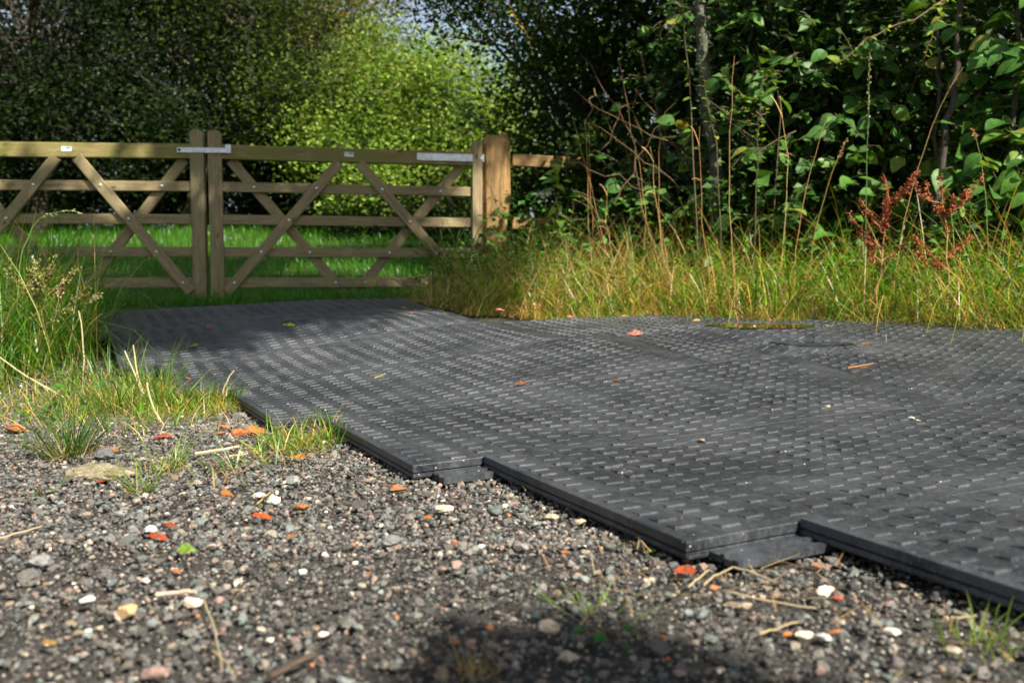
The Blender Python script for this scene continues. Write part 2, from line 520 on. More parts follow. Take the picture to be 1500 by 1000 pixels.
MATS = []      # (TL, ulen, L) for the gravel and grass masks
def ground_mat(TL, ul, L, label, lift=0.0, edge=True):
    TL = np.array(TL, float)
    MATS.append((TL, ul, L))
    def pos(u, q):   # u along ED, q along WD
        x = TL[0] + ED[0] * u + WD[0] * q
        y = TL[1] + ED[1] * u + WD[1] * q
        return x, y
    zoff = R.uniform(-.0015, .0015)
    def surf(u, q, dz):
        u = np.asarray(u, float); q = np.asarray(q, float)
        x, y = pos(u, q)
        z = mat_z(x, y) + zoff + lift * np.clip(1 - q / .5, 0, 1) + dz
        return np.stack([x, y, z], -1)
    cx, cy = pos(ul / 2, L / 2)
    base = np.array([cx, cy, t1(cx, cy)])
    root = thing('ground_mat', label, 'ground mat', base, 'interlocking black ground mats')
    g = .0016
    us = np.linspace(g, ul - g, 22); qs = np.linspace(g, L - g, max(8, int(L / .04)))
    U, Q = np.meshgrid(us, qs, indexing='ij')
    nu, nq = U.shape
    def slab(dz_top, dz_bot, U, Q):
        nu, nq = U.shape
        top = surf(U, Q, dz_top).reshape(-1, 3); bot = surf(U, Q, dz_bot).reshape(-1, 3)
        i = (np.arange(nu - 1)[:, None] * nq + np.arange(nq - 1)[None]).ravel()
        qt = np.stack([i, i + nq, i + nq + 1, i + 1], -1)
        m = nu * nq
        loop = np.r_[np.arange(nq), np.arange(1, nu) * nq + nq - 1, (nu - 1) * nq + np.arange(nq - 2, -1, -1), np.arange(nu - 2, 0, -1) * nq]
        nx_ = np.roll(loop, -1)
        side = np.stack([loop, nx_, nx_ + m, loop + m], -1)
        return np.concatenate([top, bot]), [qt, qt[:, ::-1] + m, side]
    def loft(rings, U, Q):
        """skin over the top, then down the side through rings of (inset, dz), closed underneath"""
        nu, nq = U.shape
        gI = lambda ins: (np.clip(U, g + ins, ul - g - ins), np.clip(Q, g + ins, L - g - ins))
        ut, qt_ = gI(rings[0][0])
        V = [surf(ut, qt_, rings[0][1]).reshape(-1, 3)]
        i = (np.arange(nu - 1)[:, None] * nq + np.arange(nq - 1)[None]).ravel()
        top = np.stack([i, i + nq, i + nq + 1, i + 1], -1)
        loop = np.r_[np.arange(nq), np.arange(1, nu) * nq + nq - 1, (nu - 1) * nq + np.arange(nq - 2, -1, -1), np.arange(nu - 2, 0, -1) * nq]
        F = [top]; prev = loop; n0 = nu * nq; m = len(loop)
        for ins, dz in rings[1:]:
            a, b = gI(ins)
            V.append(surf(a, b, dz).reshape(-1, 3)[loop] + 0)
            cur = n0 + np.arange(m); n0 += m
            F.append(np.stack([prev, np.roll(prev, -1), np.roll(cur, -1), cur], -1)); prev = cur
        a, b = gI(rings[-1][0])
        V.append(surf(a, b, rings[-1][1]).reshape(-1, 3))
        F.append(top[:, ::-1] + n0)
        return np.concatenate(V), F
    mb = MB()
    v, f = loft([(.0022, 0), (.0030, -.012)], U, Q); mb.add(v, f)
    mb.make('mat_body', M_MAT, root, base)
    mb = MB()
    v, f = loft([(.0022, 0), (.001, -.0005), (0, -.0018), (.0003, -.0165), (.002, -.0175)], U, Q)
    mb.add(v, f[1:])
    mb.make('mat_rim', M_EDGE, root, base)
    mb = MB()
    v, f = loft([(.009, -.0165), (.009, -.0192), (.0022, -.0198), (-.0006, -.0212), (.0006, -.0235), (-.0004, -.0255), (.001, -TH + .001), (.004, -TH)], U, Q); mb.add(v, f)
    mb.make('mat_underlayer', M_EDGE, root, base)
    # underlap flange with a ridge, on the side that the next row covers
    mb = MB()
    q0, q1 = .048, min(L - .02, .62)
    qf = np.linspace(q0, q1, 22)
    rag = R.normal(0, .0012, len(qf))
    for (ua, ub, za, zb) in ((-.002, .030, -.0215, -TH - .001), (.027, .036, -.0175, -.026), (.036, .060, -.0225, -TH - .003), (.055, .068, -.0195, -TH - .002)):
        uu = np.array([ul - g + ua, ul - g + ub])
        Uf, Qf = np.meshgrid(uu, qf, indexing='ij')
        Uf = Uf + rag[None] * np.array([[0], [1]])
        v, f = slab(za, zb, Uf, Qf); mb.add(v, f)
    fl = mb.make('mat_flange', M_EDGE, root, base)
    # raised tread pads, staggered
    mb = MB()
    pu, pq = .050, .078
    ph1, ph2 = R.uniform(0, 6, 2)
    rows = int((L - .03) / pq)
    base_f = [np.array([[4, 5, 6, 7], [0, 1, 5, 4], [1, 2, 6, 5], [2, 3, 7, 6], [3, 0, 4, 7]])]
    for r in range(rows):
        qa = .022 + r * pq
        k = int((ul - .03) / pu)
        for i in range(k + 1):
            ua = .014 + i * pu + (pu / 2 if r % 2 else 0)
            if ua + .031 > ul - .008:
                continue
            a, b = .029 * R.uniform(.9, 1.08), .043 * R.uniform(.92, 1.06)
            sl_ = .0026
            du, dq = R.normal(0, .0006), R.normal(0, .0008)
            pts_u = np.array([ua, ua + a, ua + a, ua, ua + sl_, ua + a - sl_ * .95, ua + a - sl_ * .95, ua + sl_]) + du
            pts_q = np.array([qa, qa, qa + b, qa + b, qa + sl_, qa + sl_, qa + b - sl_, qa + b - sl_]) + dq
            hgt = (.0034 + .0016 * math.sin(ua * 9 + qa * 5 + ph1) * math.sin(qa * 7 - ua * 4 + ph2)) * R.uniform(.6, 1.15)
            zz = np.array([-.001] * 4 + [.42 * hgt, hgt, hgt, .42 * hgt])
            P = surf(pts_u, pts_q, zz)
            P[:, 2] = P[:, 2]
            mb.add(P, base_f)
    mb.make('tread_pads', M_PAD, root, base, kind='stuff')
    return root

A_, C_, E_, G_ = np.array([-1.009, 3.27]), np.array([-.564, 2.684]), np.array([-.066, 2.069]), np.array([.478, 1.521])
UL = .745
TL0 = A_ - ED * UL - WD * .17
TLm1 = TL0 - ED * UL - WD * .14
TLm2 = TLm1 - ED * UL - WD * .12
TL5 = G_ + ED * UL + WD * .2
def clampul(a, b):
    # row depth measured between two seam lines
    nrm = np.array([WD[1], -WD[0]])
    return float(((b - a) @ nrm) / (ED @ nrm))
ground_mat(TLm2, UL, 1.92, 'farthest black mat, lying wholly in shade below the gate')
ground_mat(TLm1, UL, 1.68, 'black mat second from the gate, half crossed by the tree shadow edge')
ground_mat(TL0, clampul(TL0, A_), 1.63, 'black mat with its near left corner buried in green grass tufts')
ground_mat(TL0 + WD * 1.634, clampul(TL0, A_), 1.35, 'black mat running under the dry verge left of the larger puddle')
ground_mat(A_, clampul(A_, C_), 1.66, 'black mat whose left corner lies beside crumbled orange brick')
ground_mat(A_ + WD * 1.664, clampul(A_, C_), 1.64, 'black mat holding both shallow puddles near the verge')
ground_mat(C_, clampul(C_, E_), 1.88, 'black mat with a small grass tuft at its notched left corner')
ground_mat(C_ + WD * 1.884, clampul(C_, E_), 1.6, 'black mat at the right beyond the long open dark seam')
ground_mat(E_, clampul(E_, G_), 1.85, 'large central black mat with its sharp corner above the fallen red leaf', lift=.004)
ground_mat(E_ + WD * 1.854, clampul(E_, G_), 1.6, 'black mat cut by the right picture edge behind the nearest mat')
ground_mat(G_, UL, 1.75, 'nearest black mat at lower right, its left edge raised off the gravel', lift=.010)
ground_mat(TL5, UL, 1.7, 'black mat just outside the lower right corner, next to the nearest one')

def in_mats(x, y, m=0.0):
    r = np.zeros(np.shape(x), bool)
    Mi = np.linalg.inv(np.stack([ED, WD], 1))
    for TL, ul, L in MATS:
        dx, dy = x - TL[0], y - TL[1]
        u = Mi[0, 0] * dx + Mi[0, 1] * dy
        q = Mi[1, 0] * dx + Mi[1, 1] * dy
        r |= (u > -m) & (u < ul + m) & (q > -m) & (q < L + m)
    return r

# ------------------------------------------------------------------ gates
def cross_prism(L, wd, th, bev=.004):
    """timber along local X from 0 to L, width on local Y, thickness on local Z"""
    a, b = wd / 2, th / 2
    pr = [(-a + bev, -b), (a - bev, -b), (a, -b + bev), (a, b - bev), (a - bev, b), (-a + bev, b), (-a, b - bev), (-a, -b + bev)]
    n = max(2, int(L / .25) + 1)
    xs = np.linspace(0, L, n)
    v = np.array([(x, p[0], p[1]) for x in xs for p in pr])
    i = np.arange(n - 1)[:, None] * 8; j = np.arange(8)[None]; k = (j + 1) % 8
    q = np.stack([i + j, i + k, i + 8 + k, i + 8 + j], -1).reshape(-1, 4)
    return v, [q, np.arange(8)[None, ::-1], (np.arange(8) + (n - 1) * 8)[None]]

def frame_mat(o, x, y, z):
    M = Matrix.Identity(4)
    for i, a in enumerate((x, y, z)):
        for j in range(3):
            M[j][i] = float(a[j])
    for j in range(3):
        M[j][3] = float(o[j])
    return M

def timber(name, p0, p1, wdir, wd, th, mat, root):
    p0, p1 = np.asarray(p0, float), np.asarray(p1, float)
    x = p1 - p0; L = np.linalg.norm(x); x = x / L
    y = np.asarray(wdir, float); y = y - x * (x @ y); y /= np.linalg.norm(y)
    z = np.cross(x, y)
    v, f = cross_prism(L, wd, th)
    me = build(name, v, f, mat, link=False)
    return place(name, me, root, M=frame_mat(p0 - np.array(root.location), x, y, z))

def bolt(root_part, c, nrm, r=.011):
    """round bolt head as a child of a part; c in world"""
    mb = MB()
    nrm = np.asarray(nrm, float)
    c = np.asarray(c, float)
    a = np.cross(nrm, (0, 0, 1)); a /= np.linalg.norm(a); b = np.cross(nrm, a)
    th = np.arange(12) * 2 * np.pi / 12
    ring = np.cos(th)[:, None] * a + np.sin(th)[:, None] * b
    v = np.concatenate([c + ring * r, c + ring * r + nrm * .003, c + ring * r * .6 + nrm * .0065])
    j = np.arange(12); k = (j + 1) % 12
    f = [np.concatenate([np.stack([j, k, k + 12, j + 12], -1), np.stack([j + 12, k + 12, k + 24, j + 24], -1)]), (np.arange(12) + 24)[None]]
    Mi = np.array((Matrix.Translation(root_part.parent.location) @ root_part.matrix_basis).inverted())
    v = v @ Mi[:3, :3].T + Mi[:3, 3]
    mb.add(v, f)
    mb.make('bolt', M_BOLT, root_part, smooth=False)

def stile(name, base_pt, ax, h, wd, th, root, mat):
    """vertical timber with a rounded head; ax is the horizontal width direction"""
    n = 9
    t = np.linspace(0, np.pi, n)
    prof = [(-wd / 2, 0), (wd / 2, 0)] + [(wd / 2 * math.cos(a), h - wd * .3 + wd * .3 * math.sin(a)) for a in t]
    prof = np.array(prof); m = len(prof)
    v = np.concatenate([np.c_[prof[:, 1], prof[:, 0], np.full(m, -th / 2)], np.c_[prof[:, 1], prof[:, 0], np.full(m, th / 2)]])
    j = np.arange(m); k = (j + 1) % m
    f = [np.stack([j, j + m, k + m, k], -1), j[None], (j[::-1] + m)[None]]
    me = build(name, v, f, mat, link=False)
    x = np.array([0, 0, 1.]); y = np.asarray(ax, float); z = np.cross(x, y)
    return place(name, me, root, M=frame_mat(np.asarray(base_pt) - np.array(root.location), x, y, z))

RAILZ = [1.363, 1.103, .856, .611, .377]
def gate(label, hinge, meet, latch):
    """hinge and meet: plan points of the two ends"""
    hinge, meet = np.array(hinge, float), np.array(meet, float)
    d2 = meet - hinge; L = np.linalg.norm(d2); d2 /= L
    ax = np.array([d2[0], d2[1], 0.])
    front = np.array([d2[1], -d2[0], 0.])
    if front[1] > 0:
        front = -front
    root = thing('timber_gate', label, 'gate', (hinge[0], hinge[1], t1(*hinge)), 'pair of timber field gates')
    def P(s, z, off=0.0):
        return np.array([hinge[0] + ax[0] * s, hinge[1] + ax[1] * s, z]) + front * off
    up = (0, 0, 1)
    T = .034
    tr = timber('top_rail', P(.07, RAILZ[0]), P(L - .085, RAILZ[0]), up, .108, .07, M_WOODTOP, root)
    rails = [tr]
    for z in RAILZ[1:]:
        rails.append(timber('rail', P(.07, z), P(L - .085, z), up, .075, T, M_WOOD, root))
    ms = stile('meeting_stile', P(L - .05, .262), ax, 1.262, .098, .075, root, M_WOOD)
    hs = stile('hanging_stile', P(.035, .26), ax, 1.245, .078, .09, root, M_WOOD)
    mid = L / 2
    zt, zb = RAILZ[0] - .056, RAILZ[4] - .10
    fr = T / 2 + .018
    # front braces fall from the top centre to the bottom corners, back braces run the other way behind the rails
    for (s0, z0, s1, z1, off) in ((mid - .075, zt, .1, zb + .03, fr), (mid + .075, zt, L - .115, zb + .03, fr),
                                  (.16, zt, mid - .03, zb, -fr), (L - .16, zt, mid + .03, zb, -fr)):
        br = timber('brace', P(s0, z0, off), P(s1, z1, off), ax, .078, .034, M_WOOD, root)
        for i in (1, 2, 3, 4):
            f = (z0 - RAILZ[i]) / (z0 - z1)
            s = s0 + (s1 - s0) * f
            if off > 0:
                bolt(br, P(s, RAILZ[i], off + .0175), front)
            elif i != 2:
                bolt(rails[i], P(s, RAILZ[i], T / 2 + .0005), front)
    # maker's label at the middle of the top rail
    def plate(name, s0, s1, z0, z1, off, th, mat, par, bevel=0):
        c = [P(s0, z0, off), P(s1, z0, off), P(s1, z1, off), P(s0, z1, off)]
        v = np.array(c + [p + front * th for p in c])
        f = np.array([[4, 5, 6, 7], [0, 3, 2, 1], [0, 1, 5, 4], [1, 2, 6, 5], [2, 3, 7, 6], [3, 0, 4, 7]])
        if par is root:
            return build(name, v, [f], mat, root, np.array(root.location))
        Mi = np.array((Matrix.Translation(root.location) @ par.matrix_basis).inverted()) if par.parent is root else None
        v = v @ Mi[:3, :3].T + Mi[:3, 3]
        return build(name, v, [f], mat, par)
    lp = build('maker_plate', *(lambda c: (np.array(c + [p + front * .002 for p in c]), [np.array([[4, 5, 6, 7], [0, 3, 2, 1], [0, 1, 5, 4], [1, 2, 6, 5], [2, 3, 7, 6], [3, 0, 4, 7]])]))(
        [P(mid - .036, 1.352, .0352), P(mid + .036, 1.352, .0352), P(mid + .036, 1.386, .0352), P(mid - .036, 1.386, .0352)]), M_LABEL, root, np.array(root.location))
    for nm, a, b, c, d, m_ in (('print', -.002, .03, 1.369, 1.383, M_TEAL), ('print', -.03, -.012, 1.372, 1.378, M_GREYPRINT)):
        sgn = 1 if ax[0] > 0 else -1
        c4 = [P(mid + a * sgn, c, .0374), P(mid + b * sgn, c, .0374), P(mid + b * sgn, d, .0374), P(mid + a * sgn, d, .0374)]
        build(nm, np.array(c4 + [p + front * .0006 for p in c4]), [np.array([[4, 5, 6, 7], [0, 1, 5, 4], [1, 2, 6, 5], [2, 3, 7, 6], [3, 0, 4, 7]])], M_TEAL if m_ is M_TEAL else M_GREYPRINT, lp, np.array(root.location))
    return root, P, ax, front, plate, L

MEET = np.array([-2.31, 7.10])
gl, PL, axl, frl, plL, LL = gate('left timber gate leaf, partly cut off by the picture edge and tall grass', (-4.30, 6.93), MEET + (-.013, 0), False)
gr, PR, axr, frr, plR, LR = gate('right timber gate leaf hung on the thick post by a steel strap', (-.252, 7.575), MEET + (.013, .002), False)
# throw-over latch bar of the left leaf, resting on the right leaf
lt = plL('latch_bar', LL - .19, LL + .205, 1.352, 1.388, .040, .006, M_GALV, gl)
c = [PL(LL + .165, 1.35, .046), PL(LL + .205, 1.35, .046), PL(LL + .205, 1.412, .046), PL(LL + .165, 1.412, .046)]
build('latch_catch', np.array(c + [p + frl * .007 for p in c]), [np.array([[4, 5, 6, 7], [0, 3, 2, 1], [0, 1, 5, 4], [1, 2, 6, 5], [2, 3, 7, 6], [3, 0, 4, 7]])], M_GALV, lt, np.array(gl.location))
def disc(name, par, c, nrm, r, th, mat, base):
    nrm = np.asarray(nrm, float); a = np.cross(nrm, (0, 0, 1)); a /= np.linalg.norm(a); b = np.cross(nrm, a)
    t = np.arange(12) * 2 * np.pi / 12
    ring = np.asarray(c) + (np.cos(t)[:, None] * a + np.sin(t)[:, None] * b) * r
    v = np.concatenate([ring, ring + nrm * th]); j = np.arange(12); k = (j + 1) % 12
    return build(name, v, [np.stack([j, k, k + 12, j + 12], -1), (j + 12)[None]], mat, par, base)
disc('latch_hole_disc', lt, PL(LL - .173, 1.370, .0462), frl, .011, .0008, M_HOLE_SHADE, np.array(gl.location))  # black disc laid on the bar, stands for the shade inside a hole
# strap hinge of the right leaf
st = plR('hinge_strap', -.02, .52, 1.340, 1.396, .037, .006, M_GALV, gr)
for s in (.0, .22, .43):
    disc('strap_bolt', st, PR(s, 1.368, .0432), frr, .013, .006, M_BOLT, np.array(gr.location))
# drop bolt peg
plR('stop_peg', LR - .17, LR - .10, .715, .722, .02, .008, M_GALV, gr)

# ---- gate post: rough square post with chamfered corners and a domed top
def gate_post():
    x0, y0 = -.128, 7.68
    root_z = t1(x0, y0)
    h = 1.555 - root_z
    ring = []
    a, ch = .112, .035
    prof = np.array([(-a + ch, -a), (a - ch * 1.3, -a), (a, -a + ch * 1.3), (a, a - ch), (a - ch, a), (-a + ch, a), (-a, a - ch), (-a, -a + ch)])
    zs = [-.3, .0, .35, .62, .8, h - .2, h - .06, h - .015, h]
    sc = [1, 1, .99, .97, 1, 1, .99, .93, .72]
    v = []
    for z, s in zip(zs, sc):
        p = prof * s
        if z < .75:
            p = p.copy(); p[[1, 2, 3], 0] -= .035 * (1 - max(z, 0) / .75) + .01
        v.append(np.c_[p[:, 0] + x0 + R.normal(0, .002, 8), p[:, 1] + y0, np.full(8, z + root_z) + .012 * (p[:, 0] > 0) * (z > h - .1)])
    v = np.concatenate(v)
    n = len(zs)
    i = np.arange(n - 1)[:, None] * 8; j = np.arange(8)[None]; k = (j + 1) % 8
    q = np.stack([i + j, i + k, i + 8 + k, i + 8 + j], -1).reshape(-1, 4)
    # local X along the height for the grain
    loc = np.c_[v[:, 2] - root_z, v[:, 0] - x0, v[:, 1] - y0]
    me = build('gate_post', loc, [q, (np.arange(8) + (n - 1) * 8)[None]], M_POST, link=False)
    o = place('gate_post', me, M=frame_mat((x0, y0, root_z), (0, 0, 1), (1, 0, 0), (0, 1, 0)))
    tag(o, 'thick rough-hewn timber post that the right gate leaf hangs on', 'post')
gate_post()
fr_ = thing('rail_fence', 'timber rail fence running from the thick post into the dark hedge', 'fence', (1.2, 8.1, t1(1.2, 8.1)))
for z in (1.375, .86):
    timber('rail', (0.0, 7.72, z), (2.3, 8.45, z - .02), (0, 0, 1), .095, .045, M_POST, fr_)
timber('post', (2.3, 8.52, .1), (2.3, 8.52, 1.5), (1, 0, 0), .12, .12, M_POST, fr_)

# ------------------------------------------------------------------ gravel
def ico():
    p = (1 + 5 ** .5) / 2
    v = np.array([(-1, p, 0), (1, p, 0), (-1, -p, 0), (1, -p, 0), (0, -1, p), (0, 1, p), (0, -1, -p), (0, 1, -p), (p, 0, -1), (p, 0, 1), (-p, 0, -1), (-p, 0, 1)], float)
    v /= np.linalg.norm(v[0])
    f = np.array([(0, 11, 5), (0, 5, 1), (0, 1, 7), (0, 7, 10), (0, 10, 11), (1, 5, 9), (5, 11, 4), (11, 10, 2), (10, 7, 6), (7, 1, 8), (3, 9, 4), (3, 4, 2), (3, 2, 6), (3, 6, 8), (3, 8, 9), (4, 9, 5), (2, 4, 11), (6, 2, 10), (8, 6, 7), (9, 8, 1)])
    return v, f
def subdiv(v, f):
    v = list(map(tuple, v)); cache = {}; out = []
    def mid(a, b):
        k = (min(a, b), max(a, b))
        if k not in cache:
            m = (np.array(v[a]) + np.array(v[b])) / 2; m /= np.linalg.norm(m)
            cache[k] = len(v); v.append(tuple(m))
        return cache[k]
    for a, b, c in f:
        x, y, z = mid(a, b), mid(b, c), mid(c, a)
        out += [(a, x, z), (b, y, x), (c, z, y), (x, y, z)]
    return np.array(v), np.array(out)
I0 = ico(); I1 = subdiv(*I0); I2 = subdiv(*I1)

def rot_mats(n):
    q = R.normal(size=(n, 4)); q /= np.linalg.norm(q, axis=1, keepdims=True)
    w_, x, y, z = q.T
    return np.stack([1 - 2 * (y * y + z * z), 2 * (x * y - z * w_), 2 * (x * z + y * w_), 2 * (x * y + z * w_), 1 - 2 * (x * x + z * z), 2 * (y * z - x * w_),
                     2 * (x * z - y * w_), 2 * (y * z + x * w_), 1 - 2 * (x * x + y * y)], -1).reshape(n, 3, 3)

def rock_variants(sph, k, rough, cuts):
    out = []
    for _ in range(k):
        v = sph[0].copy()
        v *= (1 + R.normal(0, rough, (len(v), 1)))
        for _c in range(cuts):           # flat fracture faces
            n = R.normal(size=3); n /= np.linalg.norm(n)
            d = v @ n; h = R.uniform(.45, .8)
            v -= np.maximum(d - h, 0)[:, None] * n
        out.append(v)
    return np.array(out)

STONE_COLS = np.array([(.060, .055, .051), (.085, .078, .071), (.043, .040, .038), (.105, .098, .088), (.125, .14, .13), (.085, .10, .092),
                       (.15, .115, .08), (.19, .13, .105), (.25, .21, .165), (.15, .135, .12), (.55, .50, .42), (.36, .13, .045)])
STONE_P = np.array([.2, .17, .14, .13, .075, .07, .055, .04, .045, .05, .006, .002]); STONE_P /= STONE_P.sum()

def stones(n_pts, xy, rad, sph, nvar, rough, cuts, zoff):
    vs = rock_variants(sph, nvar, rough, cuts)
    n = len(xy)
    k = R.integers(0, nvar, n)
    sc = rad[:, None] * R.uniform([.75, .75, .5], [1.35, 1.15, .9], (n, 3))
    RM = rot_mats(n)
    yaw = R.uniform(0, 2 * np.pi, n)
    V = vs[k] @ RM.transpose(0, 2, 1)
    V = V * sc[:, None]
    c, s = np.cos(yaw), np.sin(yaw)
    V = np.stack([V[..., 0] * c[:, None] - V[..., 1] * s[:, None], V[..., 0] * s[:, None] + V[..., 1] * c[:, None], V[..., 2]], -1)
    z = terr(xy[:, 0], xy[:, 1]) + zoff - .005 + sc[:, 2] * .35
    V += np.c_[xy, z][:, None]
    F = sph[1][None] + (np.arange(n) * len(sph[0]))[:, None, None]
    col = STONE_COLS[R.choice(len(STONE_COLS), n, p=STONE_P)] * R.uniform(.75, 1.3, (n, 1))
    return V.reshape(-1, 3), F.reshape(-1, 3), np.repeat(col * 1.32 * np.array([1.0, 0.995, 0.975]), len(sph[0]), 0)

def sample_gravel(n, y0, y1):
    y = np.sqrt(R.uniform(y0 ** 2, y1 ** 2, n * 3))
    x = R.uniform(-.68, .68, n * 3) * y + R.uniform(-.25, .25, n * 3)
    ok = ~in_mats(x, y, -.05)
    # leave the area beyond the mats' left edge to grass
    ok &= (x < .55 + .9 * 1) & ~((y > 2.6) & (x > -.6)) & ~((y > 3.1) & (x < -2.2))
    x, y = x[ok][:n], y[ok][:n]
    return np.c_[x, y]
mb = MB()
for n, y0, y1, sph, rr, rs, cuts in ((4800, .62, 1.6, I1, .14, (.0028, .0074), 6), (420, .7, 3.0, I1, .16, (.0075, .0115), 6), (17000, .62, 1.6, I0, .22, (.0014, .0036), 3), (25000, 1.5, 3.0, I0, .22, (.0026, .0070), 3),
                                     (9000, 2.7, 4.1, I0, .2, (.004, .009), 3)):
    xy = sample_gravel(n, y0, y1)
    rad = rs[0] + (rs[1] - rs[0]) * R.random(len(xy)) ** 2.2
    big = R.random(len(xy)) < .035
    rad[big] *= 1.6
    V, F, Cc = stones(0, xy, rad, sph, 24, rr, cuts, .001 + (R.random(len(xy)) * .003))
    mb.add(V, [F], Cc)
mb.make('gravel', M_STONE, kind='stuff')

# ------------------------------------------------------------------ blades of grass
def blades(mb, base, h, lean, bend, width, col, az=None, seg=(0, .3, .58, .82), upk=1.0):
    n = len(base)
    az = R.uniform(0, 2 * np.pi, n) if az is None else az
    dirv = np.stack([np.cos(az), np.sin(az), np.zeros(n)], -1)
    tw = az + R.uniform(.8, 2.3, n)
    side = np.stack([np.cos(tw), np.sin(tw), np.zeros(n)], -1)
    ts = np.array(list(seg) + [1.0])
    P = []
    for t in ts:
        hor = (lean * t + bend * t ** 2.2) * h
        up = h * t * np.sqrt(np.maximum(1 - (lean + bend * t ** 1.2) ** 2 * .55, .02)) - np.maximum(bend - .7, 0) * h * t ** 3 * .9
        P.append(base + dirv * hor[:, None] + np.c_[np.zeros((n, 2)), up * upk])
    rings = []
    for t, p in zip(ts[:-1], P[:-1]):
        ww = width * (1 - t ** 2) * (.75 if t == 0 else 1)
        rings.append(p - side * ww[:, None] / 2); rings.append(p + side * ww[:, None] / 2)
    rings.append(P[-1])
    V = np.stack(rings, 1)
    m = V.shape[1]; k = len(seg)
    o = (np.arange(n) * m)[:, None, None]
    q = np.array([[2 * i, 2 * i + 1, 2 * i + 3, 2 * i + 2] for i in range(k - 1)])[None] + o
    tr = np.array([[2 * k - 2, 2 * k - 1, 2 * k]])[None] + o
    mb.add(V.reshape(-1, 3), [q.reshape(-1, 4), tr.reshape(-1, 3)], np.repeat(col, m, 0))

GREENS = np.array([(.09, .23, .014), (.13, .29, .018), (.055, .16, .012), (.22, .35, .024), (.33, .37, .035)])
DRY = np.array([(.52, .34, .11), (.58, .42, .18), (.46, .25, .07), (.62, .48, .24)])
def gcol(n, dry, gp=(.26, .26, .2, .18, .1), warm=1.0):
    c = GREENS[R.choice(5, n, p=np.array(gp) / sum(gp))]
    d = R.random(n) < dry
    c = np.where(d[:, None], DRY[R.integers(0, 4, n)], c)
    return c * R.uniform(.75, 1.25, (n, 1))

def zpts(x, y, dz=-.004):
    return np.c_[x, y, terr(x, y) + dz]

# verge: band behind the far edge of the mats
VB = np.array([(-.95, 6.55), (-.62, 6.15), (-.24, 5.55), (.3, 5.22), (.9, 5.02), (1.5, 4.70), (2.15, 4.0), (2.9, 3.35), (4.2, 2.6)])
def verge_pt(n, d0, d1, pw=1.0, s0=0.0, s1=1.0):
    seg = np.linalg.norm(np.diff(VB, axis=0), axis=1); cum = np.r_[0, np.cumsum(seg)] / seg.sum()
    s = R.uniform(s0, s1, n)
    x = np.interp(s, cum, VB[:, 0]); y = np.interp(s, cum, VB[:, 1])
    d = d0 + (d1 - d0) * R.random(n) ** pw
    wob = .05 * np.sin(s * 37) + .03 * np.sin(s * 91 + 1)
    return x + (d + wob) * .42, y + (d + wob) * .9, d
def clumpy(x, y):
    return (np.sin(x * 4.1 + 1.7 * np.sin(y * 3)) * np.sin(y * 5.3 + 2 * np.sin(x * 2.2)) + .6 * np.sin(x * 11 + y * 7) * np.sin(y * 13 - x * 5)) / 1.6
mb = MB()
x, y, d = verge_pt(17000, 0, .4, 1.0)                     # short matted front fringe, much of it dead
cl = clumpy(x, y)
h = R.uniform(.03, .11, len(x)) * (1 + .5 * cl) + d * .22
blades(mb, zpts(x, y), h * np.clip((x + 1.0) / 1.1, .32, 1), R.uniform(.2, 1.0, len(x)), R.uniform(.1, .9, len(x)), R.uniform(.003, .0065, len(x)), gcol(len(x), .52 + .2 * cl + .14 * (x < 1.4)))
x, y, d = verge_pt(10500, .12, 1.5, 1.15)                   # taller sward behind, in clumps
cl = clumpy(x, y); k_ = R.random(len(x)) < .62 + .5 * cl; x, y, d, cl = x[k_], y[k_], d[k_], cl[k_]
h = R.uniform(.10, .44, len(x)) * (1 + .55 * cl) + .05
blades(mb, zpts(x, y), h * np.clip((x + 1.0) / 1.1, .32, 1), R.uniform(.05, .7, len(x)), R.uniform(.1, 1.25, len(x)), R.uniform(.004, .010, len(x)), gcol(len(x), .32 - .2 * cl + .14 * (x < 1.2)))
x, y, d = verge_pt(3600, .05, 1.2, 1.0)                     # long arching green blades
h = R.uniform(.2, .68, len(x))
blades(mb, zpts(x, y), h * np.clip((x + 1.0) / 1.1, .32, 1), R.uniform(.05, .6, len(x)), R.uniform(.5, 1.35, len(x)), R.uniform(.004, .008, len(x)), gcol(len(x), .12), seg=(0, .2, .4, .6, .8, .92))
x, y, d = verge_pt(3600, .03, 1.1, .9)                     # bleached and orange dead stems
h = R.uniform(.12, .6, len(x)) * (.7 + .5 * (x < 1.2))
blades(mb, zpts(x, y), h * np.clip((x + 1.0) / 1.1, .32, 1), R.uniform(.05, .9, len(x)), R.uniform(.0, .8, len(x)), R.uniform(.0022, .0045, len(x)), DRY[R.integers(0, 4, len(x))] * R.uniform(.6, 1.15, (len(x), 1)), seg=(0, .25, .5, .75))
x, y, d = verge_pt(1200, .4, 1.5, 1.0)                     # tall stems at the foot of the hedge
h = R.uniform(.4, .85, len(x))
blades(mb, zpts(x, y), h * np.clip((x + 1.0) / 1.1, .32, 1), R.uniform(.03, .4, len(x)), R.uniform(.1, 1.0, len(x)), R.uniform(.003, .006, len(x)), gcol(len(x), .5), seg=(0, .2, .4, .6, .8, .92))
mb.make('verge_grass', M_GRASS, kind='stuff')

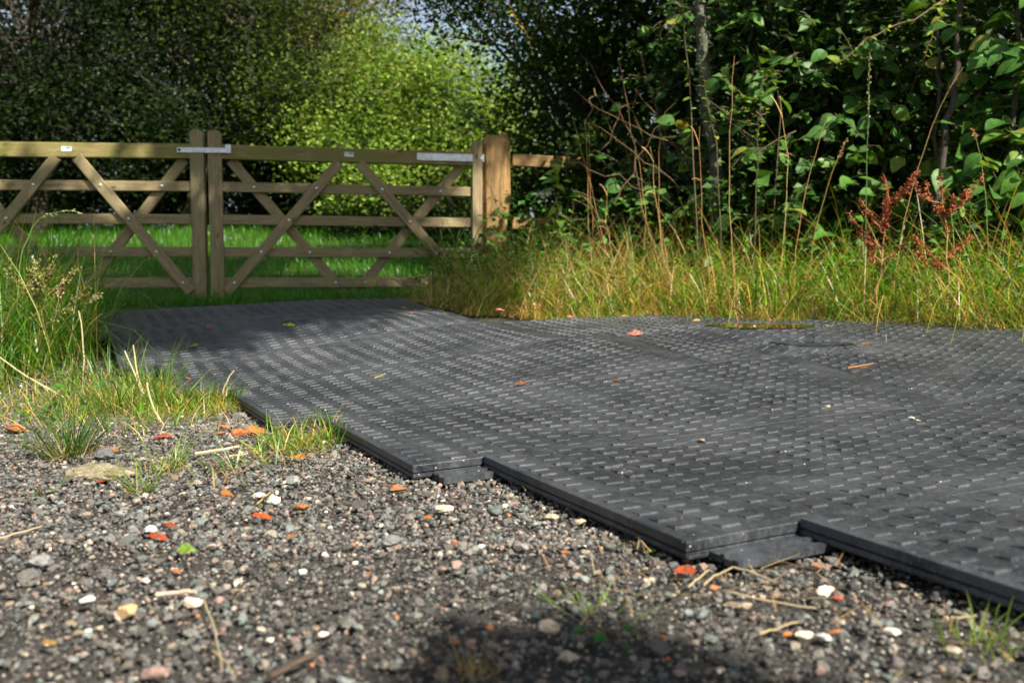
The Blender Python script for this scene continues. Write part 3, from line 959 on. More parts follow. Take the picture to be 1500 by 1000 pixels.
# broad-leaved weeds low in the verge
def quad_leaves(mb, P, axis_, nrm, ln, wd, col, fold=.18):
    """folded leaf of two triangles pairs along axis_"""
    n = len(P)
    col = np.broadcast_to(np.asarray(col, float), (n, 3))
    axis_ = axis_ / (np.linalg.norm(axis_, axis=1, keepdims=True) + 1e-9)
    side = np.cross(axis_, nrm); side /= (np.linalg.norm(side, axis=1, keepdims=True) + 1e-9)
    nn = np.cross(side, axis_)
    L, W = ln[:, None], wd[:, None]
    b = P; tip = P + axis_ * L - nn * L * .08
    m = P + axis_ * L * .45
    l = m + side * W / 2 + nn * W * fold; r = m - side * W / 2 + nn * W * fold
    V = np.stack([b, r, tip, l], 1)
    o = (np.arange(n) * 4)[:, None]
    F = np.concatenate([np.array([[0, 1, 2]]) + o, np.array([[0, 2, 3]]) + o])
    mb.add(V.reshape(-1, 3), [F], np.repeat(col, 4, 0))
def unit(v):
    return v / (np.linalg.norm(v, axis=-1, keepdims=True) + 1e-9)
mb = MB()
x, y, d = verge_pt(5200, .12, 1.5, .9)
n = len(x)
P = np.c_[x, y, terr(x, y) + R.uniform(.02, .32, n) * (d > .3) + .02]
ax_ = unit(np.c_[R.normal(0, 1, (n, 2)), R.normal(0, .3, n)])
quad_leaves(mb, P, ax_, unit(np.c_[R.normal(0, .35, (n, 2)), np.ones(n)]), R.uniform(.025, .06, n), R.uniform(.018, .04, n),
            np.array([(.07, .17, .018)]) * R.uniform(.5, 1.7, (n, 1)))
x, y, d = verge_pt(6500, .5, 1.9, .9)
n = len(x)
cl = clumpy(x * .7, y * .7)
P = np.c_[x, y, terr(x, y) + R.uniform(.05, .85, n) * np.clip(.75 + .5 * cl, .15, 1.2) * sstep(.4, 1.1, d)]
ax_ = unit(np.c_[R.normal(0, 1, (n, 2)), R.normal(-.2, .3, n)])
quad_leaves(mb, P, ax_, unit(np.c_[R.normal(.15, .4, n), R.normal(-.4, .35, n), np.ones(n)]), R.uniform(.03, .085, n), R.uniform(.02, .05, n),
            np.array([(.05, .135, .018)]) * R.uniform(.5, 1.8, (n, 1)))
mb.make('verge_weeds', M_SHRUBCOL, kind='stuff')

# field grass behind the gate
mb = MB()
n = 42000
y = 6.5 + 8.6 * R.random(n) ** 1.35; x = R.uniform(-.72, .06, n) * y + R.normal(0, .15, n) - .1
ok = ~in_mats(x, y, .0)
x, y = x[ok], y[ok]; n = len(x)
h = R.uniform(.05, .13, n) * (1 + .05 * (y - 7)) * (1 + .8 * (R.random(n) < .06))
blades(mb, zpts(x, y), h, R.uniform(.05, .45, n), R.uniform(.1, .8, n), R.uniform(.004, .008, n) * (1 + .06 * (y - 7)),
       np.array([(.06, .215, .010), (.08, .25, .014), (.05, .175, .010)])[R.integers(0, 3, n)] * R.uniform(.75, 1.25, (n, 1)), seg=(0, .5))
mb.make('field_grass', M_GRASS, kind='stuff')

# tall grass at the left
mb = MB()
def left_region(n, xa, xb, ya, yb):
    x = R.uniform(xa, xb, n); y = R.uniform(ya, yb, n)
    ok = ~in_mats(x, y, .01) & (y < 3.75 - .9 * (x + 1.2) * 0 + 2.2)
    return x[ok], y[ok]
x, y = left_region(8500, -3.7, -1.85, 3.15, 5.2)
keep = (x < -1.75 - .42 * np.maximum(3.9 - y, 0) - .42 * np.maximum(y - 4.0, 0) + R.normal(0, .1, len(x)))
x, y = x[keep], y[keep]; n = len(x)
tall = sstep(-1.5, -2.4, x)
h = (.14 + R.uniform(.12, .64, n) * (.25 + .75 * tall))
blades(mb, zpts(x, y), h, R.uniform(.05, .4, n), R.uniform(.1, 1.1, n), R.uniform(.003, .0075, n), gcol(n, .07, (.32, .14, .42, .08, .02)) * .85)
x, y = left_region(160, -3.0, -1.75, 3.3, 4.6)
n = len(x)
blades(mb, zpts(x, y), R.uniform(.45, .8, n), R.uniform(.05, .3, n), R.uniform(.2, .9, n), R.uniform(.002, .004, n), gcol(n, .55), seg=(0, .2, .4, .6, .8, .92))
mb.make('tall_grass', M_GRASS, kind='stuff')

# thatch and short grass between the gravel and the left tufts
mb = MB()
def scatter_px(n, pts, spread):
    """scatter round ground points given as photo positions"""
    out = []
    for px, py, k, sp in pts:
        p = hit(px, py)
        out.append(np.c_[p[0] + R.normal(0, sp, k), p[1] + R.normal(0, sp * 1.5, k)])
    return np.concatenate(out)
xy = scatter_px(0, [(250, 585, 900, .12), (160, 590, 700, .18), (60, 590, 700, .25), (310, 595, 500, .07), (430, 655, 260, .05), (490, 640, 160, .035), (200, 620, 350, .15), (110, 560, 500, .2),
                    (300, 600, 300, .09), (190, 600, 300, .12), (350, 690, 60, .06)], 0)
ok = ~in_mats(xy[:, 0], xy[:, 1], .004); xy = xy[ok]; n = len(xy)
blades(mb, zpts(xy[:, 0], xy[:, 1]), R.uniform(.025, .11, n), R.uniform(.3, .95, n), R.uniform(.1, .7, n), R.uniform(.0022, .0048, n), gcol(n, .34))
mb.make('short_grass', M_GRASS, kind='stuff')
mb = MB()
xy = scatter_px(0, [(250, 600, 260, .16), (120, 600, 260, .22), (330, 600, 160, .07), (430, 660, 110, .06), (1080, 860, 20, .12), (1130, 850, 16, .08), (880, 850, 10, .05), (1200, 900, 14, .1), (300, 680, 40, .2), (100, 560, 150, .22)], 0)
ok = ~in_mats(xy[:, 0], xy[:, 1], .004); xy = xy[ok]; n = len(xy)
blades(mb, zpts(xy[:, 0], xy[:, 1], .009), R.uniform(.03, .10, n), R.uniform(1.05, 1.3, n), R.uniform(.0, .12, n), R.uniform(.0014, .0026, n), DRY[R.integers(0, 4, n)] * np.array([[.95, 1.0, 1.15]]), upk=.22)
mb.make('dry_thatch', M_GRASS, kind='stuff')

def tuft(px, py, nb, h0, h1, spread, wid, dry, label, name='grass_tuft', lean=(.25, .95), bend=(.05, .5), cols=None):
    p = hit(px, py)
    root = thing(name, label, 'grass tuft', p)
    mb = MB()
    b = np.c_[p[0] + R.normal(0, spread, nb), p[1] + R.normal(0, spread, nb)]
    az = np.arctan2(b[:, 1] - p[1], b[:, 0] - p[0]) + R.normal(0, .6, nb)
    c = gcol(nb, dry) if cols is None else np.array(cols)[R.integers(0, len(cols), nb)] * R.uniform(.75, 1.25, (nb, 1))
    blades(mb, zpts(b[:, 0], b[:, 1]), R.uniform(h0, h1, nb), R.uniform(*lean, nb), R.uniform(*bend, nb), R.uniform(wid * .7, wid * 1.2, nb), c, az=az, seg=(0, .2, .42, .64, .84))
    mb.make('blades', M_GRASS, root, p, kind='stuff')
    mb = MB(); k = nb // 2
    b = np.c_[p[0] + R.normal(0, spread * 1.3, k), p[1] + R.normal(0, spread * 1.3, k)]
    blades(mb, zpts(b[:, 0], b[:, 1]), R.uniform(h0 * .4, h0 * 1.1, k), R.uniform(.7, 1.05, k), R.uniform(.1, .4, k), np.full(k, wid * .8), DRY[R.integers(0, 4, k)])
    mb.make('dead_blades', M_GRASS, root, p, kind='stuff')
    return root
DG = [(.045, .12, .018), (.06, .15, .02), (.035, .09, .016)]
LG = [(.16, .26, .03), (.12, .22, .025), (.2, .28, .04)]
tuft(98, 668, 150, .10, .22, .028, .0026, 0, 'spiky dark green rush-like tuft on the gravel at far left', lean=(.3, 1.03), cols=DG)
tuft(235, 600, 90, .06, .2, .05, .0045, .1, 'bright green grass tuft at the buried left corner of the mats', lean=(.2, .9), cols=LG + DG)
tuft(150, 560, 80, .08, .25, .10, .005, .12, 'broad bright green tuft in front of the tall grass at left', lean=(.1, .8), cols=LG + DG)
tuft(225, 570, 70, .08, .25, .05, .005, .12, 'bright tuft arching over the shaded left edge of the mats', lean=(.1, .8), cols=LG + DG)
tuft(305, 592, 120, .05, .15, .05, .0042, .25, 'yellow-green grass tuft lapping the left corner of the mats', lean=(.2, .9), cols=LG + DG)
tuft(170, 600, 110, .06, .20, .07, .0045, .2, 'low green grass tuft between bramble leaves and spiky tuft', lean=(.2, .95), cols=LG + DG)
tuft(245, 690, 34, .05, .13, .018, .0035, .1, 'small pale green sprig of grass on gravel right of the spiky tuft', lean=(.3, .95), cols=LG)
tuft(205, 722, 26, .06, .13, .01, .003, 0, 'sparse sprawling green grass sprig on open gravel', lean=(.6, 1.02), bend=(0, .3), cols=LG)
tuft(470, 632, 46, .03, .085, .018, .0026, .25, 'little yellow-green tuft growing in the notch between two mats', lean=(.05, .5), cols=LG)
tuft(880, 905, 36, .02, .06, .03, .002, .5, 'thin straggly grass on gravel behind the clover', lean=(.7, 1.05), cols=LG)
tuft(690, 985, 46, .03, .07, .012, .0018, .9, 'dry tan grass tuft in the shade at the bottom edge', lean=(.2, 1.0), cols=[(.35, .27, .13), (.28, .2, .09)])
tuft(1440, 945, 40, .03, .07, .03, .0026, .1, 'green grass tuft under the raised mat edge at lower right', lean=(.1, .8), cols=LG)
tuft(385, 745, 8, .03, .06, .006, .0022, 0, 'two or three lone green blades beside the orange brick chip', lean=(.4, .9), cols=DG)

# rush-like sedge in front of the right gate leaf
p = at_y(668, 415, 7.2); p[2] = t1(p[0], p[1])
sedge = thing('sedge_clump', 'clump of dark strap-like blades in front of the right gate leaf', 'sedge', p)
mb = MB(); nb = 60
b = np.c_[p[0] + R.normal(0, .09, nb), p[1] + R.normal(0, .07, nb)]
blades(mb, zpts(b[:, 0], b[:, 1]), R.uniform(.35, .85, nb), R.uniform(.02, .35, nb), R.uniform(.2, 1.1, nb), R.uniform(.014, .022, nb),
       np.array([(.05, .12, .02), (.07, .16, .025), (.14, .19, .04)])[R.integers(0, 3, nb)], seg=(0, .2, .42, .64, .84))
mb.make('blades', M_GRASS, sedge, p, kind='stuff')

# ------------------------------------------------------------------ leaves as objects
def leaf_mesh(name, ln, wd, mat, curl=.12, serr=0.0, col=None):
    """ovate leaf along +X, blade in XY, gently folded and curled"""
    t = np.array([0, .12, .3, .5, .7, .86, 1.0])
    wv = np.array([0, .62, .98, 1.0, .74, .4, 0]) * wd / 2
    wv = wv * (1 + serr * R.uniform(-1, 1, 7))
    z = -curl * ln * (t ** 2) + R.normal(0, .008, 7) * ln
    mid = np.c_[t * ln, np.zeros(7), z]
    lf = np.c_[t * ln + R.normal(0, .01, 7) * ln, wv, z + wv * .28 + R.normal(0, .01, 7) * wd]
    rt = np.c_[t * ln + R.normal(0, .01, 7) * ln, -wv, z + wv * .28 + R.normal(0, .01, 7) * wd]
    V = np.concatenate([mid, lf, rt])
    q, tr = [], [(0, 1, 8), (0, 15, 1), (5, 6, 12), (5, 19, 6)]
    for i in range(1, 5):
        q.append((i, i + 1, 8 + i, 7 + i)); q.append((i, 14 + i, 15 + i, i + 1))
    tr[2] = (5, 6, 12)
    return build(name, V, [np.array(q), np.array(tr)], mat, col=None if col is None else np.tile(col, (21, 1)), smooth=True, link=False)

def orient(P, axis_, nrm, scale=1.0):
    x = np.asarray(axis_, float); x = x / np.linalg.norm(x)
    z = np.asarray(nrm, float); z = z - x * (x @ z); z /= np.linalg.norm(z) + 1e-9
    y = np.cross(z, x)
    return frame_mat(P, x * scale, y * scale, z * scale)

SHRUB_LEAVES = [leaf_mesh('leaf', .125, .078 + .007 * i, M_SHRUB, .10 + .06 * i, .08) for i in range(5)]
LIGHT_LEAVES = [leaf_mesh('leaf', .06, .022 + .003 * i, M_LIGHTLEAF, .1 + .08 * i, .05) for i in range(4)]

def shoot(name, label, cat, pts, rad, nleaf, lsize, meshes, mat=M_STEM, group=None, t0=.1, droop=.3, branches=0, group_y=None):
    """a leafy stem: parts stem and leaf"""
    pts = np.asarray(pts, float)
    tt = np.linspace(0, 1, len(pts)); fine = np.linspace(0, 1, 12)
    cur = np.stack([np.interp(fine, tt, pts[:, i]) for i in range(3)], -1)
    cur[1:-1] += R.normal(0, .006, (10, 3))
    root = thing(name, label, cat, pts[0], group)
    mb = MB(); tube(mb, cur, np.linspace(rad, rad * .4, 12), 5)
    for k in range(branches):
        a = cur[R.integers(3, 10)]
        tube(mb, bez(a, a + np.array([R.normal(0, .12), R.normal(0, .06), R.uniform(.02, .14)]), n=5), np.linspace(rad * .5, rad * .25, 5), 4)
    mb.make('stem', mat, root, pts[0], smooth=True)
    for k in range(nleaf):
        f = t0 + (1 - t0) * (k + .5) / nleaf
        P = np.array([np.interp(f, fine, cur[:, i]) for i in range(3)])
        a = 2.4 * k + R.normal(0, .5)
        ax_ = np.array([math.cos(a), math.sin(a) * .8 - .15, R.normal(.15 - droop * .6, .25)])
        if branches:
            P = P + unit(ax_) * R.uniform(0, .1)
        nr = np.array([R.normal(.15, .3), R.normal(-.45, .3), 1.0])
        s = lsize * R.uniform(.7, 1.2) * (1 - .35 * f)
        place('leaf', random.choice(meshes), root, M=orient(P - pts[0], ax_, nr, s))
    return root

# ------------------------------------------------------------------ hedge shrubs on the right
def hedge_shrub(label, centres, nspr, ninner, seedcol, lsc):
    """broad-leaved shrub: stems, 300 leaves one by one, the rest as two joined parts"""
    base = np.array([centres[0][0][0], centres[0][0][1], 0.]); base[2] = t1(base[0], base[1])
    root = thing('broadleaf_shrub', label, 'shrub', base, 'broad-leaved shrubs of the hedge')
    mb = MB()
    leaves = []
    for (c, r), k in zip(centres, nspr):
        c, r = np.array(c), np.array(r)
        for _ in range(6):
            e = c + r * R.normal(0, .5, 3)
            b0 = np.array([c[0] + R.normal(0, .25), c[1] + R.normal(0, .2), t1(c[0], c[1])])
            tube(mb, bez(b0, e, (R.normal(0, .1), R.normal(0, .1), .1), 8, .015), np.linspace(.018, .006, 8), 5)
        for _ in range(k):
            d = unit(R.normal(size=3)); d[1] = -abs(d[1]) * .9; d = unit(d)
            rr = R.uniform(.72, 1.08)
            p0 = c + r * d * rr
            sd = unit(np.array([d[0] + R.normal(0, .5), d[1] - .3 + R.normal(0, .4), R.normal(-.1, .5)]))
            ln = R.uniform(.15, .4)
            tube(mb, bez(p0 - sd * ln * .3, p0 + sd * ln, (0, 0, .02), 4), np.linspace(.004, .0015, 4), 3)
            m = R.integers(4, 8)
            for j in range(m):
                f = (j + .6) / m
                P = p0 + sd * ln * f
                side = np.cross(sd, (0, 0, 1)); side = unit(side) * (1 if j % 2 else -1)
                ax_ = unit(sd * .6 + side * .8 + np.array([0, 0, -.25]) + R.normal(0, .18, 3))
                nr = unit(np.array([.18, -.55, .85]) + R.normal(0, .42, 3))
                leaves.append((P, ax_, nr, R.uniform(.4, 1.15) * lsc))
    mb.make('stems', M_STEM, root, base)
    # the ones that show largest: nearest to the camera and inside its view
    def key(l):
        p = l[0]; px = 750 + FX * p[0] / p[1]; py = 400 - FX * (p[2] - CAMH) / p[1]
        vis = -20 < px < 1520 and -20 < py < 480
        return (0 if vis else 1, p[1] / l[3])
    leaves.sort(key=key)
    for P, ax_, nr, s in leaves[:300]:
        place('leaf', random.choice(SHRUB_LEAVES), root, M=orient(P - base, ax_, nr, s))
    rest = leaves[300:]
    mb = MB()
    if rest:
        P = np.array([l[0] for l in rest]); ax_ = np.array([l[1] for l in rest]); nr = np.array([l[2] for l in rest]); s = np.array([l[3] for l in rest])
        quad_leaves(mb, P, ax_, nr, .1 * s, .07 * s, np.array([(.055, .125, .022)]) * R.uniform(.6, 1.6, (len(P), 1)))
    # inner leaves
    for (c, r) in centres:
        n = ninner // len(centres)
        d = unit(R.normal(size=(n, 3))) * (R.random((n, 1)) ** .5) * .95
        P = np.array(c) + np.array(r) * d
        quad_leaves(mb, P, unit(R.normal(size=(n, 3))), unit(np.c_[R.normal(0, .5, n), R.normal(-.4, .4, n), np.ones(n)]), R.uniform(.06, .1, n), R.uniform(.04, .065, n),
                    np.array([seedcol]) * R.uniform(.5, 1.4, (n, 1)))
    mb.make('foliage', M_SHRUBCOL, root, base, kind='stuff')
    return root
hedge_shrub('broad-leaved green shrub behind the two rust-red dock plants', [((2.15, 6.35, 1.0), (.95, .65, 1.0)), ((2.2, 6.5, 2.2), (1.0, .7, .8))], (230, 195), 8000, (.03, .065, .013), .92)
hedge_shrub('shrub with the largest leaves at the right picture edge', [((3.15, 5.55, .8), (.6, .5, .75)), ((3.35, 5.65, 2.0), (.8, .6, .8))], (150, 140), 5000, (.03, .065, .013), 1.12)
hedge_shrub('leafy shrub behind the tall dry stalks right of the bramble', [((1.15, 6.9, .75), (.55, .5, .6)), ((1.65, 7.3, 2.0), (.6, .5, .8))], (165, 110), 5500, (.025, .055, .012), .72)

# trunks and stems standing in the hedge
def trunk(label, pts, r0, r1, mat, name='tree_trunk', lichen=0):
    pts = np.asarray(pts, float)
    root = thing(name, label, 'trunk', pts[0])
    mb = MB(); tt = np.linspace(0, 1, len(pts)); f = np.linspace(0, 1, 16)
    cur = np.stack([np.interp(f, tt, pts[:, i]) for i in range(3)], -1); cur[1:-1] += R.normal(0, .008, (14, 3))
    tube(mb, cur, np.linspace(r0, r1, 16), 9)
    mb.make('trunk', mat, root, pts[0], smooth=True)
    if lichen:
        mb = MB(); P = cur[R.integers(1, 15, lichen)] + unit(R.normal(size=(lichen, 3))) * r0 * R.uniform(.9, 1.5, (lichen, 1)) + np.c_[np.zeros((lichen, 2)), R.normal(0, .06, lichen)]
        quad_leaves(mb, P, unit(R.normal(size=(lichen, 3))), unit(R.normal(size=(lichen, 3))), R.uniform(.012, .03, lichen), R.uniform(.01, .022, lichen), np.array([(.13, .155, .09)]) * R.uniform(.6, 1.4, (lichen, 1)))
        mb.make('lichen', M_SEED, root, pts[0], kind='stuff')
def gz(p):
    p = np.array(p); p[2] = t1(p[0], p[1]) - .05
    return p
trunk('lichen-covered trunk standing in the hedge left of the yellow-green sapling', [gz(at_y(1056, 360, 6.3)), at_y(1042, 200, 6.25), at_y(1030, 90, 6.2), at_y(1022, -60, 6.2)], .042, .034, M_LICHEN, lichen=700)
trunk('slender grey stem leaning right behind the right-hand dock', [gz(at_y(1357, 330, 5.35)), at_y(1382, 200, 5.35), at_y(1402, 100, 5.35), at_y(1412, -40, 5.4)], .022, .014, M_BARK, 'slender_trunk')
trunk('thin dark upright stem beside the slender leaning one', [gz(at_y(1372, 340, 5.6)), at_y(1374, 180, 5.6), at_y(1376, 20, 5.6)], .014, .010, M_BARK, 'slender_trunk')
trunk('brown upright stem near the right picture edge', [gz(at_y(1470, 330, 5.3)), at_y(1484, 150, 5.3), at_y(1496, -30, 5.3)], .018, .013, M_BARK, 'slender_trunk')

# ------------------------------------------------------------------ trees
def tree(name, label, base, blobs, nleaf, lsize, cols, trunk_r, group=None, limbs=9, upb=.6, clump=.2, per=55, trunk_pts=None, mat=M_TREE, sat=7):
    base = np.array([base[0], base[1], t1(base[0], base[1])])
    root = thing(name, label, 'tree' if trunk_r > .03 else 'bush', base, group)
    mb = MB()
    top = np.array(blobs[0][0])
    tp = np.array(trunk_pts) if trunk_pts is not None else np.array([base - (0, 0, .1), base * .5 + top * .5 + R.normal(0, .15, 3), top])
    f = np.linspace(0, 1, 14); tt = np.linspace(0, 1, len(tp))
    cur = np.stack([np.interp(f, tt, tp[:, i]) for i in range(3)], -1); cur[1:-1] += R.normal(0, .02, (12, 3))
    tube(mb, cur, np.linspace(trunk_r, trunk_r * .35, 14), 8)
    mb.make('trunk', M_BARK, root, base, smooth=True)
    bl = list(blobs)
    for c_, r_ in blobs:                     # satellite clumps break the outline
        for _ in range(sat):
            dd = unit(R.normal(size=3))
            bl.append((tuple(np.array(c_) + np.array(r_) * dd * R.uniform(.75, 1.12)), tuple(np.array(r_) * R.uniform(.22, .42))))
    blobs = bl
    btone = R.uniform(.65, 1.3, len(bl))
    vol = np.array([np.prod(b[1]) for b in blobs]) ** .8; vol /= vol.sum()
    K = max(4, nleaf // per)
    bi = R.choice(len(blobs), K, p=vol)
    Cc = np.array([b[0] for b in blobs])[bi]; Rr = np.array([b[1] for b in blobs])[bi]
    d = unit(R.normal(size=(K, 3)))
    ctr = Cc + Rr * d * (R.uniform(.12, 1, (K, 1)) ** .42)
    mb = MB()
    for k in range(min(K, max(4, limbs * 9))):
        s = cur[R.integers(4, 14)]
        tube(mb, bez(s, ctr[k], (0, 0, .15), 6, .02), np.linspace(trunk_r * .22 + .004, .004, 6), 4)
    mb.make('branches', M_BARK, root, base)
    cl = R.integers(0, K, nleaf)
    P = ctr[cl] + R.normal(0, clump, (nleaf, 3)) * np.array([1.1, 1.1, .8])
    nr = unit(R.normal(0, .6, (nleaf, 3)) + np.array([.1, -.15, upb]))
    ax_ = unit(R.normal(size=(nleaf, 3)) * np.array([1, 1, .6]))
    tone = (R.uniform(.55, 1.4, K) * btone[bi])[cl][:, None]
    c = np.array(cols)[R.choice(len(cols), nleaf)] * tone * R.uniform(.8, 1.2, (nleaf, 1))
    mb = MB()
    quad_leaves(mb, P, ax_, nr, lsize * R.uniform(.55, 1.4, nleaf), lsize * .6 * R.uniform(.7, 1.2, nleaf), c)
    mb.make('crown', mat, root, base, kind='stuff')
    return root

DARK = [(.03, .065, .012), (.04, .085, .016), (.025, .05, .012)]
DEEP_SHADE = [(.014, .03, .008), (.02, .042, .01), (.011, .024, .007), (.03, .05, .012)]  # shade on the far trees is put into the leaf colour
MID = [(.08, .125, .02), (.11, .16, .025), (.06, .10, .018), (.17, .18, .04), (.26, .2, .05)]
BRIGHT = [(.20, .35, .05), (.25, .38, .06), (.15, .28, .04), (.34, .40, .09)]
TG = 'trees standing beyond the field behind the gate'
tree('dark_tree', 'dark leafy tree at far left with small bright sky holes', (-6.9, 13.6), [((-6.9, 13.6, 4.2), (1.9, 1.6, 2.0)), ((-5.9, 13.3, 2.6), (1.5, 1.2, .9)), ((-7.8, 13.2, 2.4), (1.3, 1.2, 1.2))], 31000, .08, DEEP_SHADE, .13, TG)
tree('dark_tree', 'dark tree with a leaning black trunk behind the meeting stiles', (-5.3, 14.6), [((-4.3, 14.4, 4.6), (1.5, 1.3, 1.6)), ((-5.6, 14.6, 5.2), (1.6, 1.3, 1.5)), ((-3.6, 14.2, 3.0), (1.3, 1.1, .8))], 34000, .078, DEEP_SHADE + MID[:2], .12, TG,
     trunk_pts=[(-5.2, 14.6, 1.0), (-4.55, 14.5, 2.6), (-3.9, 14.4, 4.4)])
tree('olive_tree', 'sunlit olive-leaved tree high above the meeting of the gates', (-3.4, 16.0), [((-3.3, 16.0, 4.6), (1.7, 1.3, 1.7)), ((-2.8, 16.2, 5.2), (.7, .8, .8)), ((-4.3, 15.6, 4.0), (1.1, 1, 1.0))], 24000, .07, MID, .12, TG)
tree('bright_bush', 'sunlit yellow-green bushy tree above the right gate leaf', (-1.5, 13.6), [((-1.25, 13.6, 1.9), (1.0, .9, 1.1)), ((-1.5, 13.8, 2.9), (.75, .7, .8)), ((-2.35, 13.9, 2.2), (.8, .8, 1.0)), ((-.5, 13.3, 2.2), (.75, .7, 1.1)), ((-.8, 13.6, 3.2), (.8, .6, .7)), ((-2.0, 14.0, 3.4), (.8, .6, .7))], 48000, .062, BRIGHT * 2 + MID[:2], .06, TG, clump=.2, per=35, sat=12)
tree('dark_bush', 'low dark thicket under the trees behind the left gate leaf', (-6.0, 15.2), [((-6.3, 15.2, 1.9), (1.7, .8, 1.1)), ((-4.4, 15.6, 2.0), (1.4, .8, 1.1))], 22000, .085, DEEP_SHADE, .05, TG)
tree('dark_bush', 'low dark thicket behind the meeting stiles and the field grass', (-3.0, 15.2), [((-3.1, 15.3, 1.9), (1.4, .8, 1.0)), ((-1.7, 14.9, 1.5), (1.2, .7, .8)), ((-1.75, 12.95, 1.15), (.8, .3, .45)), ((-.7, 12.8, 1.15), (.8, .3, .5))], 24000, .08, DEEP_SHADE, .05, TG)
tree('dark_bush', 'dark bush at the far left edge behind the gate rails', (-8.6, 13.8), [((-8.6, 13.8, 1.9), (1.4, .9, 1.5)), ((-7.4, 14.2, 1.6), (1.2, .8, .9))], 14000, .085, DEEP_SHADE, .05, TG)
tree('field_tree', 'distant dark tree closing the view behind the left-hand trees', (-8.5, 19.5), [((-5.6, 19.5, 2.7), (1.6, 1.2, 1.5)), ((-9.0, 19.5, 3.2), (2.4, 1.2, 1.6)), ((-10.5, 19, 6), (1.8, 1.2, 2.2)), ((-7.2, 19.2, 4.4), (1.6, 1.0, 1.3))], 26000, .13, DEEP_SHADE, .13, TG)
tree('field_tree', 'distant olive tree closing the view behind the sunlit one', (-4.2, 20.5), [((-4.0, 20.5, 4.0), (1.9, 1.2, 2.0)), ((-6.0, 20.8, 6.8), (2.2, 1.2, 1.6))], 13000, .13, MID, .13, TG)
tree('field_tree', 'distant green tree behind the bright yellow-green bush', (-1.0, 19.0), [((-1.2, 19.0, 2.4), (2.0, 1.2, 1.5)), ((1.2, 18.5, 3.4), (1.6, 1.2, 1.8))], 15000, .11, MID[:3] + BRIGHT[:1], .13, TG)
# dark hedge trees right of the gate post
tree('hedge_tree', 'dense dark small-leaved tree rising over the gate post', (.75, 9.2), [((.95, 9.2, 3.2), (1.35, 1.1, 1.6)), ((-.1, 9.0, 3.25), (.95, .8, .75)), ((-.5, 9.1, 3.4), (.5, .6, .5)), ((1.2, 8.9, 1.4), (1.1, .6, 1.2)), ((.55, 9.0, 2.1), (.8, .8, .9)), ((2.5, 9.2, 2.2), (1.2, .9, 2.0))], 46000, .06, DARK, .1, 'trees of the hedge', clump=.17)
tree('hedge_tree', 'black-shadowed hedge tree behind the broad-leaved shrubs', (3.0, 7.6), [((2.6, 7.7, 1.8), (1.3, .7, 1.7)), ((4.0, 7.2, 1.8), (1.2, .8, 1.8)), ((1.7, 8.0, 3.0), (.9, .6, 1.0)), ((3.2, 8.2, 3.4), (1.4, .6, 1.2))], 34000, .095, DARK, .1, 'trees of the hedge')
tree('hedge_bush', 'low leafy growth hiding the fence rail right of the gate post', (.75, 7.5), [((.85, 7.6, .75), (.5, .25, .5)), ((1.2, 7.7, 1.2), (.45, .25, .5)), ((.72, 7.5, 1.35), (.26, .16, .26))], 9500, .06, DARK + MID[:1], .02, 'trees of the hedge', clump=.1)
tree('hedge_tree', 'low dark hedge growth behind the fence rail and nettle', (1.6, 9.8), [((.3, 10.6, 1.5), (1.0, .4, 1.3)), ((1.0, 9.6, 1.0), (1.3, .5, .9)), ((2.6, 9.9, 1.2), (1.6, .6, 1.2)), ((4.6, 9.4, 2.0), (1.6, .8, 2.0))], 16000, .09, DARK, .05, 'trees of the hedge')

# ------------------------------------------------------------------ tree out of the picture, over the mats' right side: it shades the gate
tree('shade_tree', 'tall leafy tree standing outside the right edge of the picture', (7.4, 3.0),
     [((2.8, 1.45, 7.3), (1.9, 1.0, .35)), ((2.0, .25, 7.2), (1.1, .75, .3)), ((4.0, .95, 7.3), (.7, .75, .3)), ((3.2, -.3, 7.2), (.6, .65, .3)), ((4.3, .5, 7.25), (.62, .42, .3)), ((3.85, .12, 7.2), (.45, .35, .25)), ((3.32, -.95, 7.2), (.22, .4, .2)), ((2.4, 3.0, 7.6), (1.7, .8, .4))],
     34000, .12, DARK, .2, None, limbs=0, clump=.11, per=22, trunk_pts=[(7.4, 3.0, 0), (6.6, 3.1, 5.2), (5.0, 2.6, 7.2), (2.9, 2.0, 7.4)])
tree('shade_tree', 'unseen tall tree added outside the left edge to shade the field', (-6.8, 3.4),  # second unseen tree, added to darken the field behind the gate
     [((.6, 4.8, 7.6), (2.2, .95, .35)), ((-2.0, 4.4, 7.5), (1.6, 1.1, .35)), ((-3.8, 4.6, 7.2), (1.5, 1.2, .5))],
     20000, .13, DARK, .2, None, limbs=0, clump=.13, per=24, trunk_pts=[(-6.8, 3.4, 0), (-6.2, 3.6, 4.6), (-4, 4.3, 7.0), (-.5, 4.6, 7.6)])
tree('added_shade_bush', 'unseen leafy bush added behind the camera to shade the near gravel', (2.4, -1.5), [((1.97, -1.13, 2.62), (.18, .22, .14))], 2200, .07, DARK, .025, None, limbs=3, clump=.04, per=30)  # unseen bush, added to cast the shade patch on the near gravel

